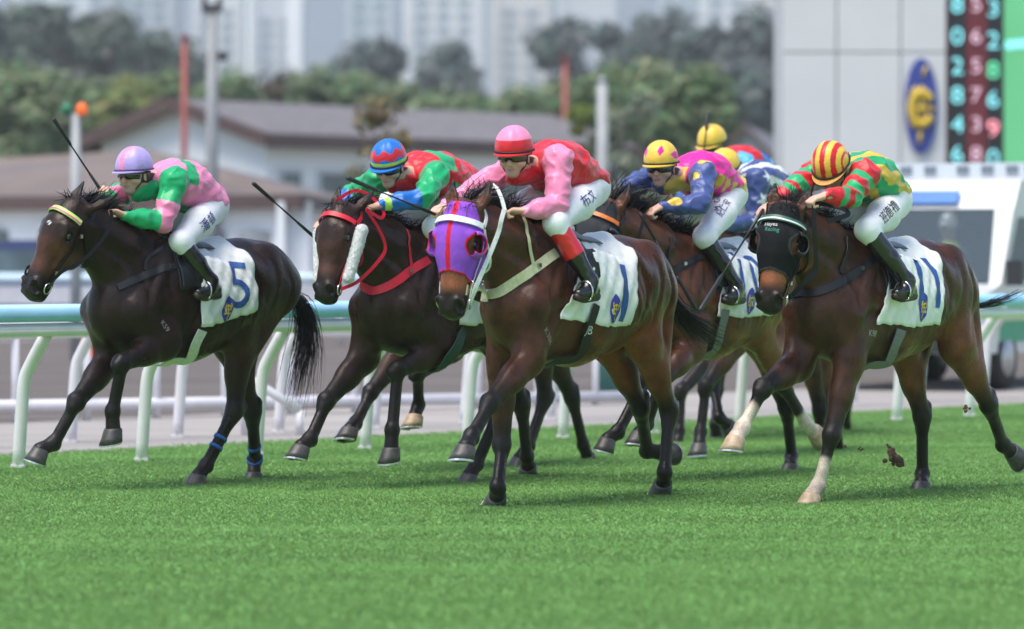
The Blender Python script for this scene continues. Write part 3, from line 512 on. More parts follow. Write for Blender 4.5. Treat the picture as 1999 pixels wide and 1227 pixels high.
HLOOK = {
 'five': dict(hs=1.27, key='five', coat=(.030,.0145,.0095), coat2=(.058,.026,.015), face=(.12,.042,.018), star=((.172,.0,.009),(.186,.012,.006),(.205,.002,.005)), ears={1:(.03,-.07),-1:(.0,.0)}, mane_side=-.1, mane_up=.75,
   tail=[(566,575,0),(592,600,0),(600,660,0),(592,720,0),(580,790,0)], tail_spread=.05, label='near-black horse galloping at far left, wearing the number 5 cloth'),
 'two': dict(key='two', coat=(.040,.019,.0125), coat2=(.065,.028,.017), face=(.06,.02,.012), ears={1:(.03,-.06),-1:(0,0)}, mane_up=.55,
   tail=[(1010,520,-.05),(1060,560,-.05),(1090,640,-.05)], label='dark brown horse in a red bridle with white sheepskin cheek rolls'),
 'one': dict(hs=1.31, key='one', coat=(.095,.032,.015), coat2=(.21,.066,.024), face=(.34,.11,.045), ears={1:(.015,-.02),-1:(.0,.0)}, mane_up=.75, mane_len=1.15,
   tail=[(1322,600,0),(1342,625,0),(1372,648,0),(1402,665,0)], tail_spread=.045, label='bay horse in the purple hood leading at centre'),
 'ten': dict(key='ten', coat=(.125,.044,.020), coat2=(.25,.09,.036), mane_up=.9, mane_len=1.35, socks=(('LH',.75),), pale_hooves=('LH',),
   tail=[(1510,560,0),(1540,600,0),(1560,660,0)], label='bay horse in a black hood galloping behind the purple-hooded horse'),
 'eleven': dict(hs=1.31, key='eleven', coat=(.074,.028,.0145), coat2=(.17,.058,.024), face=(.42,.135,.055), ears={1:(.02,.0),-1:(.0,.0)}, mane_up=.35, socks=(('RF',.48),('LF',.42)), pale_hooves=('RF','LF'), sock=(.52,.42,.34),
   tail=[(1908,598,0),(1935,592,0),(1965,582,0),(1998,566,.02)], tail_n=90, tail_spread=.02, label='bay horse with two white forelegs at far right in a black hood'),
}
for k_, v_ in HLOOK.items(): HORSES[k_].update(v_)
HORSES.update({
 'star': dict(theta=54, c=-16.5, withers=(1462,462), pitch=0, poll=(1310,408), muz=(1272,590), th=54, LF=((.08,.02),(1378,752),(1367,842),(1364,882)), RF=((.10,0),(1392,752),(1404,815),(1428,838)),
   LH=((.0,0),(1628,812),(1640,890),(1652,920)), RH=((.0,0),(1600,800),(1598,880),(1592,905)), key='star', coat=(.10,.042,.022), coat2=(.16,.07,.034), pale_hooves=('LH',), mane_up=.5, tail=[(1640,560,0),(1660,600,0),(1670,660,0)], label='bay horse mostly hidden, carrying the jockey in starred navy silks'),
 'rear': dict(theta=54, c=-18.2, withers=(1482,462), pitch=0, poll=(1345,412), muz=(1312,590), th=54, LF=((.06,.0),(1330,762),(1326,840),(1320,878)), RF=((.06,0),(1400,760),(1395,828),(1400,860)),
   LH=((.0,0),(1600,800),(1612,868),(1600,890)), RH=((.0,0),(1650,790),(1655,860),(1645,884)), key='rear', coat=(.06,.03,.02), mane_up=.5, tail=[(1640,560,0),(1660,600,0),(1670,660,0)], label='hidden brown horse at the back under the jockey in red and blue'),
 'back': dict(theta=54, c=-17.05, withers=(902,456), pitch=0, poll=(775,404), muz=(742,575), th=54, LF=((.06,.02),(815,728),(816,792),(806,824)), RF=((.10,0),(724,765),(694,824),(676,845)),
   LH=((.06,0),(1064,775),(1032,868),(1002,912)), RH=((.02,0),(1116,775),(1138,868),(1152,904)), key='back', coat=(.07,.032,.02), pale_hooves=('LF',), mane_up=.4, tail=[(1100,560,0),(1120,600,0),(1125,660,0)], label='hidden brown horse, only its legs showing behind the sheepskin-cheeked horse'),
})
# ============================ horses ============================
BLACK = V(.013,.010,.009)
def to_local(f, p): return f.inv(p)
def head_sculpt(F, H, l, n, hl, HS, h, ears=True):
    c = lambda a,b,ra,rb,k=.02,op='+': F.cap(H(*a), H(*b), tuple(np.array(ra)*hl*HS) if not np.isscalar(ra) else ra*hl*HS, tuple(np.array(rb)*hl*HS) if not np.isscalar(rb) else rb*hl*HS, l, k, op)
    c((.03,0,-.06),(.15,0,-.045),(.072,.075),(.088,.085),.04)        # skull
    c((.15,0,-.045),(.24,0,-.055),(.094,.085),(.090,.085),.04)
    c((.22,0,-.045),(.46,0,-.055),(.080,.078),(.050,.052),.05)        # nose bone
    c((.44,0,-.06),(.555,0,-.065),(.052,.052),(.055,.050),.04)        # muzzle
    c((.575,0,-.07),(.585,0,-.085),(.046,.034),(.044,.03),.03)
    c((.50,0,-.115),(.575,0,-.118),(.034,.026),(.036,.026),.025)      # lower lip and chin
    c((.34,0,-.10),(.52,0,-.105),(.042,.04),(.032,.028),.05)
    for sg in (1,-1):
        c((.19,.048*sg,-.13),(.27,.046*sg,-.125),(.030,.085),(.030,.075),.03)    # cheek plate
        c((.23,.078*sg,-.055),(.40,.058*sg,-.068),.017,.012,.02)                 # facial crest
        c((.16,.076*sg,-.002),(.215,.086*sg,-.012),.022,.017,.02)                # brow
        c((.535,.040*sg,-.030),(.575,.043*sg,-.050),.029,.024,.02)                 # nostril flare
        c((.545,.050*sg,-.014),(.575,.056*sg,-.040),.016,.015,.008,'-')          # nostril
        c((.20,.096*sg,-.030),(.205,.096*sg,-.030),.021,.021,.012,'-')           # eye socket
        if not ears: continue
        er = h.get('ears', {}).get(sg, (.0,.0))
        e0 = H(.0,.058*sg,-.075); tip = H(-.185,(.078+er[0])*sg,-.085+er[1]); mid = e0*.55+tip*.45+l*.008*sg
        F.cap(e0, mid, (.034,.034), (.040,.024), l, .02); F.cap(mid, tip, (.040,.024), (.007,.007), l, .02)
        F.cap(e0*.72+tip*.28+n*.024, e0*.2+tip*.8+n*.016, (.024,.017), (.008,.010), l, .008, '-')
def horse_geo(f, J, h, res):
    """one continuous horse surface in the horse's own frame (x forward, y left, z up)"""
    dz = f.wz-1.63; sl = math.tan(math.radians(h.get('pitch', 0)))
    T = lambda x, y, z: V(x, y, z+dz+x*sl)
    Jl = {k: [f.inv(p) for p in v] for k, v in J.items()}
    P = f.inv(f.pt(*h['poll'], 0)); Mz = f.inv(f.joint(f.pt(*h['poll'], 0), *h['muz'], 0, .61, .2))
    allp = np.array([p for v in Jl.values() for p in v]+[P, Mz, T(.45,0,1.1), T(-1.35,0,1.3)])
    F = Field(allp.min(0)-V(.22,.25,.16), allp.max(0)+V(.22,.25,.25), res)
    # trunk
    S = [(.33,1.14,.145,.20),(.21,1.165,.205,.315),(.0,1.215,.250,.395),(-.28,1.18,.284,.37),(-.58,1.22,.278,.335),(-.84,1.285,.265,.295),(-1.06,1.31,.23,.24),(-1.20,1.29,.16,.17)]
    for (x0,z0,w0,h0),(x1,z1,w1,h1) in zip(S[:-1], S[1:]): F.cap(T(x0,0,z0), T(x1,0,z1), (w0,h0), (w1,h1), k=.06)
    F.cap(T(.12,0,1.56), T(-.16,0,1.53), (.05,.07), (.06,.06), k=.09)        # withers
    F.cap(T(-.62,0,1.46), T(-1.02,0,1.47), (.13,.12), (.12,.10), k=.10)      # loins and croup
    # head frame
    ha = nrm(Mz-P); hl = np.linalg.norm(Mz-P)/.61
    dth = math.radians(h['th']-h['theta']); l = V(math.sin(-dth)*-1, math.cos(dth), 0)
    l = V(-math.sin(dth), math.cos(dth), 0); l = nrm(l-ha*(l@ha)); l = nrm(l+h.get('roll', 0)*np.cross(ha, l)); n = np.cross(l, -ha)
    HS = h.get('hs', 1.22); H = lambda a, y, z: P+(ha*a+(l*y+n*z)*HS)*hl
    # neck
    N0 = T(.10,0,1.30); N3 = H(.10,0,-.085); bow = V(0,0,1)*.05
    N1 = N0+(N3-N0)*.36+bow; N2 = N0+(N3-N0)*.7+bow*.8
    R = [(.19,.30),(.145,.235),(.112,.19),(.095,.145)]
    for p, q, r0, r1 in zip((N0,N1,N2), (N1,N2,N3), R[:-1], R[1:]): F.cap(p, q, r0, r1, k=.05)
    up_n = nrm(np.cross(nrm(N3-N0), V(0,1,0))); up_n = up_n if up_n[2] > 0 else -up_n
    for sg in (1, -1):   # jugular groove muscles
        F.cap(N1+V(0,.09*sg,-.10), T(.30,.12*sg,1.20), .07, .085, k=.05)
        F.cap(N3+V(0,.05*sg,.01), N1+V(0,.085*sg,.08), .055, .075, k=.05)
    head_sculpt(F, H, l, n, hl, HS, h)
    for sg in (1,-1):
        F.cap(T(-.18,.235*sg,1.32), T(-.60,.25*sg,1.22), (.05,.17), (.05,.15), k=.06)           # rib barrel
        F.cap(T(-.64,.22*sg,1.44), T(-.80,.20*sg,1.34), .06, .06, k=.10)                          # point of hip
        F.cap(T(.06,.17*sg,1.42), T(.24,.185*sg,1.22), (.035,.05), (.045,.06), k=.03)             # shoulder ridge
    # limbs
    for leg, (s0, m, b, fe, ho) in Jl.items():
        sg = 1 if leg[0] == 'L' else -1; e = V(0,1,0)
        pas = fe+(ho-fe)*.62
        if leg[1] == 'F':
            F.cap(T(.02,.15*sg,1.50), s0+V(-.02,.015*sg,.02), (.055,.10), (.09,.105), k=.035)    # shoulder blade
            F.cap(T(-.03,.19*sg,1.30), m+V(-.03,.02*sg,.06), (.066,.13), (.060,.09), k=.028)     # triceps
            F.cap(s0+V(-.02,0,0), m, (.080,.105), (.075,.095), k=.06)
            F.cap(s0+V(.01,-.05*sg,-.03), s0*.5+m*.5+V(.0,-.05*sg,-.08), (.092,.10), (.07,.07), k=.025)  # breast
            d = nrm(b-m); fw = nrm(V(1,0,0)-d*d[0])
            F.cap(m-d*.03, m+(b-m)*.45, (.080,.112), (.064,.082), k=.04); F.cap(m+(b-m)*.4, b, (.064,.082), (.047,.053), k=.04)
            F.cap(m+(b-m)*.12+fw*.035+e*sg*.018, m+(b-m)*.5+fw*.02, .048, .035, k=.03)
            F.ball(b, (.055,.060), k=.02); F.cap(b+d*.01+fw*.014, b+d*.05, .050, .042, k=.02); F.ball(b-fw*.035+d*.008, .030, k=.02)
            rc = (.034,.039)
        else:
            hip = s0
            F.cap(hip+V(.06,-.02*sg,.02), m+V(.02,.0,.06), (.125,.19), (.105,.145), k=.045)      # thigh
            F.cap(T(-1.17,.10*sg,1.30), m*.62+b*.38+V(-.05,0,.02), (.095,.11), (.068,.078), k=.035)  # hamstring
            F.cap(T(-.90,.17*sg,1.44), T(-1.08,.15*sg,1.25), (.08,.13), (.08,.13), k=.06)
            F.ball(m+V(.03,.0,.0), (.085,.10), k=.06)
            d = nrm(b-m); fw = nrm(V(1,0,0)-d*d[0])
            F.cap(m, m+(b-m)*.55, (.085,.128), (.064,.084), k=.05); F.cap(m+(b-m)*.5, b, (.064,.084), (.049,.054), k=.04)
            F.cap(m+(b-m)*.55-fw*.05, b-fw*.055-d*.02, .022, .022, k=.03)                       # Achilles tendon
            d2 = nrm(fe-b); fw2 = nrm(V(1,0,0)-d2*d2[0])
            F.ball(b, (.053,.064), k=.02); F.cap(b-fw2*.058-d2*.055, b-fw2*.034+d2*.06, .031, .027, k=.03)
            F.cap(b, b+d2*.08, (.048,.058), (.039,.046), k=.03); rc = (.035,.042)
        d2 = nrm(fe-b); fw2 = nrm(V(1,0,0)-d2*d2[0])
        F.cap(b+d2*.03, fe, rc, (rc[0]*.95, rc[1]*.98), k=.025)
        F.cap(b+d2*.05-fw2*.030, fe-fw2*.030, .018, .022, k=.02)                                # tendons
        F.ball(fe, (.046,.050), k=.02); F.ball(fe-fw2*.034+d2*.006, .029, k=.02)
        F.cap(fe, pas, (.040,.041), (.048,.050), k=.02)
    F.cap(T(-1.20,0,1.44), T(-1.34,0,1.40), .055, .035, k=.05)                                   # dock
    v, q = F.mesh()
    # relief: grooves between muscles, ribs and veins pressed into the real surface
    e1 = v[q[:,1]]-v[q[:,0]]; e2 = v[q[:,3]]-v[q[:,0]]; fn = np.cross(e1, e2); vn = np.zeros_like(v)
    for k_ in range(4): np.add.at(vn, q[:,k_], fn)
    vn /= np.linalg.norm(vn, axis=1)[:, None]+1e-9
    def line(pts, depth, wd, ylo=.07, zlo=.84):
        P2 = spline([V(x, 0, z+dz+x*sl) for x, z in pts], 14)[:, [0,2]]; best = np.full(len(v), 9.)
        box = (v[:,0] > P2[:,0].min()-.1) & (v[:,0] < P2[:,0].max()+.1) & (v[:,2] > P2[:,1].min()-.1) & (v[:,2] < P2[:,1].max()+.1) & (np.abs(v[:,1]) > ylo) & (v[:,2] > zlo+dz); ix = np.flatnonzero(box)
        if not len(ix): return
        p = v[ix][:, [0,2]]; bd = np.full(len(ix), 9.); bt = np.zeros(len(ix))
        for i in range(13):
            a, b_ = P2[i], P2[i+1]; ab = b_-a; t = np.clip(((p-a)@ab)/(ab@ab), 0, 1); d_ = np.linalg.norm(p-a-t[:, None]*ab, axis=1); m_ = d_ < bd; bd = np.where(m_, d_, bd); bt = np.where(m_, (i+t)/13, bt)
        disp[ix] += depth*np.exp(-(bd/wd)**2)*np.sin(np.clip(bt, .03, .97)*math.pi)**.6
    disp = np.zeros(len(v))
    for pts, dp, wd in (([(.10,1.52),(.22,1.34),(.30,1.16)],-.020,.030),([(-.03,1.46),(-.11,1.30),(-.14,1.12),(-.05,.96)],-.017,.030),([(.27,1.08),(.13,1.13),(.0,1.06)],-.016,.026),([(.08,1.44),(.10,1.30),(.05,1.20)],-.010,.022),
        ([(-.62,1.42),(-.70,1.25),(-.62,1.03)],-.016,.030),([(-.98,1.47),(-1.08,1.27),(-1.00,1.00)],-.017,.026),([(-.84,1.50),(-.90,1.32),(-.84,1.12)],-.012,.030),([(N3[0]-.05,N3[2]-dz-.07),(N1[0],N1[2]-dz-.10),(.27,1.14)],-.018,.028),([(N3[0]-.1,N3[2]-dz+.06),(N1[0],N1[2]-dz+.10),(.02,1.44)],-.012,.028)): line(pts, dp, wd)
    for i in range(8): line([(-.18-.062*i,1.34),(-.20-.066*i,1.20),(-.26-.064*i,1.00)], .0045, .014)
    for pts in ([(.22,1.22),(.12,1.16),(.08,1.06),(-.04,1.00)],[(-.06,.98),(-.22,.93),(-.38,.95),(-.55,.94)],[(-.70,1.20),(-.82,1.12),(-.78,1.0)],[(.30,1.30),(.22,1.24),(.24,1.14)],[(-.10,1.10),(-.25,1.02),(-.32,1.04)]): line(pts, .0055, .011)
    v = v+vn*disp[:, None]
    return v, q, Jl, T, H, (ha, l, n, hl), (N0, N1, N2, N3)

def strand_mesh(roots, dirs, lens, width, seg=4, sway=.03, grav=.0, seed=1, curl=None):
    """many tapering hair ribbons as one mesh"""
    r = np.random.default_rng(seed); n = len(roots); Vs, Fs = [], []
    p = np.array(roots, float); d = np.array(dirs, float); w = np.array(width, float) if not np.isscalar(width) else np.full(n, width)
    side = np.cross(d, r.normal(size=(n,3))); side /= np.linalg.norm(side, axis=1)[:, None]
    bend = r.normal(size=(n,3))*sway
    for s in range(seg+1):
        t = s/seg; ww = w*(1-t)**.6*.5+.0006
        Vs.append(p-side*ww[:, None]); Vs.append(p+side*ww[:, None])
        d = d+bend/seg+V(0,0,-grav)/seg; d /= np.linalg.norm(d, axis=1)[:, None]
        p = p+d*(np.array(lens)/seg)[:, None]
    Vs = np.array(Vs).transpose(1,0,2).reshape(-1,3); m = 2*(seg+1)
    base = (np.arange(n)*m)[:, None, None]; q = np.array([[2*s, 2*s+1, 2*s+3, 2*s+2] for s in range(seg)])[None]
    return Vs, (base+q).reshape(-1,4).astype(np.int32)

def hoof_parts(root, fe, ho, hcol, k):
    d = nrm(ho-fe); top = fe+(ho-fe)*.58; fw = V(1,0,0); fw = nrm(fw-d*(fw@d)); sd = np.cross(d, fw)
    ax = nrm(d*.42+V(0,0,-1)*.68) if d[0] > -.1 else d; fw = nrm(fw-ax*(fw@ax)); sd = np.cross(ax, fw); bot = top+ax*.092
    rings, n = [], 18
    for t, r, sh in ((0,.053,0),(.12,.058,.002),(.6,.066,.013),(1,.074,.025)):
        c = top+(bot-top)*t+fw*sh
        rings.append([c+fw*r*1.08*math.cos(w)+sd*r*.95*math.sin(w)+ax*(.014*t*math.cos(w)) for w in [2*math.pi*i/n for i in range(n)]])
    mb = MB(); Vv = [p for r in rings for p in r]+[bot+fw*.02-ax*.018]
    Ff = [(i*n+j, i*n+(j+1)%n, (i+1)*n+(j+1)%n, (i+1)*n+j) for i in range(3) for j in range(n)]
    Ff += [tuple(reversed(range(n)))]+[(3*n+j, 3*n+(j+1)%n, 4*n) for j in range(n)]
    mb.add(Vv, Ff); hf = mb.build('hoof', hcol, root, True)
    sm = MB(); R3 = rings[3]; c = sum(R3)/n; m = []
    for j in [j % n for j in range(-6, 7)]:
        o = c+(R3[j]-c)*1.01; i_ = c+(R3[j]-c)*.70; m += [o-ax*.001, i_-ax*.001, i_+ax*.009, o+ax*.009]
    ns = 13; ff = [(a*4+k_, a*4+(k_+1)%4, a*4+4+(k_+1)%4, a*4+4+k_) for a in range(ns-1) for k_ in range(4)]+[(3,2,1,0),(ns*4-4,ns*4-3,ns*4-2,ns*4-1)]
    sm.add(m, ff).build('horseshoe', mat('horseshoe_steel', (.55,.55,.56), .35, metal=.8, nscale=60, namt=.2), hf)

COAT = {}
def coat_mat():
    if 'coat' in MATS: return MATS['coat']
    m = mat('coat', attr='col', rough=.42, spec=.24, nscale=8, namt=.45, bump=.55, bscale=11, bdist=.014)
    nt = m.node_tree; N, L = nt.nodes, nt.links; b = N['Principled BSDF']
    nz = N.new('ShaderNodeTexNoise'); nz.inputs['Scale'].default_value = 160; nz.inputs['Detail'].default_value = 3
    tc = N.new('ShaderNodeTexCoord'); L.new(tc.outputs['Object'], nz.inputs['Vector'])
    nz2 = N.new('ShaderNodeTexNoise'); nz2.inputs['Scale'].default_value = 5; nz2.inputs['Detail'].default_value = 4; L.new(tc.outputs['Object'], nz2.inputs['Vector'])
    mr = N.new('ShaderNodeMapRange'); mr.inputs[1].default_value = .35; mr.inputs[2].default_value = .68; mr.inputs[3].default_value = .26; mr.inputs[4].default_value = .56
    L.new(nz2.outputs[0], mr.inputs[0]); L.new(mr.outputs[0], b.inputs['Roughness'])
    lk = b.inputs['Base Color'].links[0].from_socket; fm = N.new('ShaderNodeMapRange'); fm.inputs[1].default_value = .3; fm.inputs[2].default_value = .7; fm.inputs[3].default_value = .7; fm.inputs[4].default_value = 1.3; L.new(nz.outputs[0], fm.inputs[0]); vm = N.new('ShaderNodeVectorMath'); vm.operation = 'SCALE'; L.new(lk, vm.inputs[0]); L.new(fm.outputs[0], vm.inputs['Scale']); L.new(vm.outputs[0], b.inputs['Base Color'])
    b1 = [x for x in N if x.type == 'BUMP'][0]; nz3 = N.new('ShaderNodeTexNoise'); nz3.inputs['Scale'].default_value = 30; nz3.inputs['Detail'].default_value = 4; nz3.inputs['Distortion'].default_value = 1.2; L.new(tc.outputs['Object'], nz3.inputs['Vector'])
    b2 = N.new('ShaderNodeBump'); b2.inputs['Strength'].default_value = .35; b2.inputs['Distance'].default_value = .006; L.new(nz3.outputs[0], b2.inputs['Height']); L.new(b1.outputs[0], b2.inputs['Normal'])
    b3 = N.new('ShaderNodeBump'); b3.inputs['Strength'].default_value = .5; b3.inputs['Distance'].default_value = .0015; L.new(nz.outputs[0], b3.inputs['Height']); L.new(b2.outputs[0], b3.inputs['Normal']); L.new(b3.outputs[0], b.inputs['Normal'])
    return m

def make_horse(key, h, res=.010):
    f, J = skeleton(h)
    v, q, Jl, T, H, hf, nk = horse_geo(f, J, h, res)
    ha, l, n, hl = hf
    X = Matrix(((f.F[0], f.L[0], 0, f.W[0]), (f.F[1], f.L[1], 0, f.W[1]), (0,0,1,0), (0,0,0,1)))
    root = empty('race_horse', h['label'], 'horse', 'galloping race horses', xf=X)
    # coat colours: body, black points, paler under-belly and muzzle
    base = V(*h['coat'])*.74; hi = V(*h.get('coat2', tuple(base*1.5)))*.82; c = np.tile(base, (len(v),1))
    nz = hermnoise(v, 3.0, 3)
    low = smoothstep(-v[:,2]+.12*nz, -1.15, -.86)*smoothstep(-v[:,0], .05, .35)          # belly and flank
    c += (hi-base)*np.clip(low+.35*smoothstep(nz, .1, .9), 0, 1)[:, None]
    blk = np.zeros(len(v))
    for leg, (s0, m, b, fe, ho) in Jl.items():
        d1, t1 = segdist(v, m, b); d2, t2 = segdist(v, b, fe); d3, t3 = segdist(v, fe, ho)
        w = np.where(d1 < .14, smoothstep(t1+.06*nz, .35, .95), 0)*(v[:,2] < .95)
        w = np.maximum(w, (d2 < .075)*1.0*(t2 > 0)); w = np.maximum(w, (d3 < .07)*1.0)
        blk = np.maximum(blk, w)
    rel = v-H(0,0,0); av = rel@ha/hl; HS = h.get('hs', 1.22); nv = rel@n/hl/HS; lv = rel@l/hl/HS; onhead = (np.abs(lv) < .16)*(av > -.2)*(nv > -.22)*(nv < .1)
    muz = onhead*smoothstep(av+.02*nz, .43, .53); blk = np.maximum(blk, muz*.95)
    blk = np.maximum(blk, onhead*smoothstep(-av, .06, .14))
    rn = np.abs(segdist(v, nk[1], nk[3])[0]); c = c*(1-blk[:, None])+V(*h.get('points', BLACK))*blk[:, None]
    face = onhead*smoothstep(av, .2, .32)*(1-smoothstep(av, .42, .5)); c += V(*h.get('face', base*.9))[None]*(face*.5)[:, None]
    for (leg, t0) in h.get('socks', ()):
        s0, m, b, fe, ho = Jl[leg]; d2, t2 = segdist(v, b, fe); d3, t3 = segdist(v, fe, ho)
        w = np.maximum((d2 < .07)*smoothstep(t2+.10*nz, t0-.06, t0+.06), (d3 < .065)*1.0); sc = V(*h.get('sock', (.62,.52,.42)))
        c = c*(1-w[:, None])+sc*w[:, None]
    for (a_, y_, r_) in h.get('star', ()):
        w = smoothstep(-np.hypot(av-a_, lv-y_)+.006*hermnoise(v, 60, 5), -r_, -r_*.5)*(nv > -.02)*onhead; c = c*(1-w[:, None])+V(.7,.68,.66)*w[:, None]
    for sg in (1,-1):      # nostril and eye-socket skin
        dd = np.linalg.norm(v-H(.56,.052*sg,-.03), axis=1); w = smoothstep(-dd, -.026, -.012); c = c*(1-w[:, None])+V(.012,.007,.006)*w[:, None]
        dd = np.linalg.norm(v-H(.20,.09*sg,-.03), axis=1); w = smoothstep(-dd, -.04, -.02); c = c*(1-w[:, None])+V(.008,.006,.005)*w[:, None]
    c = np.clip(c, .004, 1)
    body = obj('body', v, q, coat_mat(), root, True, c)
    bv = bvh_of(v, q)
    eye = mat('horse_eye', (.006,.004,.003), .04, .7, coat=1)
    for sg in (1,-1):
        bm = bmesh.new(); bmesh.ops.create_uvsphere(bm, u_segments=14, v_segments=10, radius=.024*hl); p = H(.20,.080*sg,-.030)
        bmesh.ops.translate(bm, vec=p, verts=bm.verts); me = bpy.data.meshes.new('eye'); bm.to_mesh(me); bm.free(); me.materials.append(eye)
        for pl in me.polygons: pl.use_smooth = True
        o = bpy.data.objects.new('eye', me); COL.objects.link(o); o.parent = root
    for leg in ('LF','RF','LH','RH'):
        wht = leg in h.get('pale_hooves', ())
        hm = mat('pale_hoof_horn', (.40,.29,.19), .5, nscale=20, namt=.35, bump=.2) if wht else mat('dark_hoof_horn', (.055,.050,.048), .45, nscale=25, namt=.4, bump=.3, bscale=50)
        hoof_parts(root, Jl[leg][3], Jl[leg][4], hm, leg)
    # mane along the crest, blown back
    hair = mat('horse_hair', (.007,.006,.006), .5, .25, nscale=80, namt=.5)
    rr = np.random.default_rng(abs(hash(key)) % 1000 if False else len(key)*7+3)
    crest = spline([T(-.02,0,1.60), nk[1]+V(0,0,.20), nk[2]+V(-.02,0,.17), H(-.03,0,-.07)], 60); roots, dirs, lens = [], [], []
    for cl in range(h.get('mane_n', 70)):
        t = (cl+rr.random())/h.get('mane_n', 70); cp = crest[int(t*59)]; s = rr.normal()
        hit = bv.ray_cast(Vector(cp+V(0,0,.3)), Vector((0,0,-1)))
        cp = V(*hit[0]) if hit[0] is not None and abs(hit[0][2]-cp[2]) < .2 else cp-V(0,0,.04)
        cd = V(-.8+.2*rr.normal(), h.get('mane_side', -.2)+.3*s, h.get('mane_up', .5)+.25*rr.normal()); cl_ = (.13+.11*rr.random())*(.7+.6*t)*h.get('mane_len', 1)
        for i in range(26):
            roots.append(cp+V(rr.normal()*.016, rr.normal()*.016, -.012)); dirs.append(nrm(cd+rr.normal(size=3)*.14)); lens.append(.86*cl_*(.55+.5*rr.random()))
    for i in range(160):  # forelock
        p = H(-.01+.012*rr.normal(),.022*rr.normal(),-.02); roots.append(p); dirs.append(nrm(V(-1,0,0)*.6*rr.random()+ha*.25+n*.4+.3*rr.normal(size=3)+V(0,.5,.3)*h.get('forelock', 0))); lens.append(.05+.07*rr.random())
    Vs, Fs = strand_mesh(roots, dirs, lens, .0055, 5, .35, .9, 3); obj('mane', Vs, Fs, hair, root, True)
    # tail along a curve
    tc = spline([f.inv(f.pt(*p)) for p in h['tail']], 24) if 'tail' in h else None
    if tc is not None:
        tc = np.vstack([spline([T(-1.30,0,1.41), tc[0]], 4)[:-1], tc]) if h.get('tail_join', True) else tc
        nt = h.get('tail_n', 420); Vs, Fs = [], []; seg = 10; spread = h.get('tail_spread', .055)
        for i in range(nt):
            off = rr.normal(size=3)*spread*V(.7,1,.8); t1 = .35+.65*rr.random()**.6; t0 = .25*rr.random()*t1; b0 = len(Vs); sd = nrm(rr.normal(size=3)); wob = rr.normal(size=3)*spread*.6
            for s in range(seg+1):
                t = t0+(t1-t0)*s/seg; x = t*(len(tc)-1); k = min(int(x), len(tc)-2); p = tc[k]+(tc[k+1]-tc[k])*(x-k)
                p = p+off*min(1, .25+1.1*t)+wob*(s/seg)**2; w = .0035*(1-.7*s/seg)
                Vs += [p-sd*w, p+sd*w]
            Fs += [(b0+2*s, b0+2*s+1, b0+2*s+3, b0+2*s+2) for s in range(seg)]
        obj('tail', np.array(Vs), np.array(Fs, np.int32), hair, root, True)
    return dict(f=f, X=X, root=root, v=v, q=q, bvh=bv, T=T, H=H, hf=hf, nk=nk, Jl=Jl, h=h)
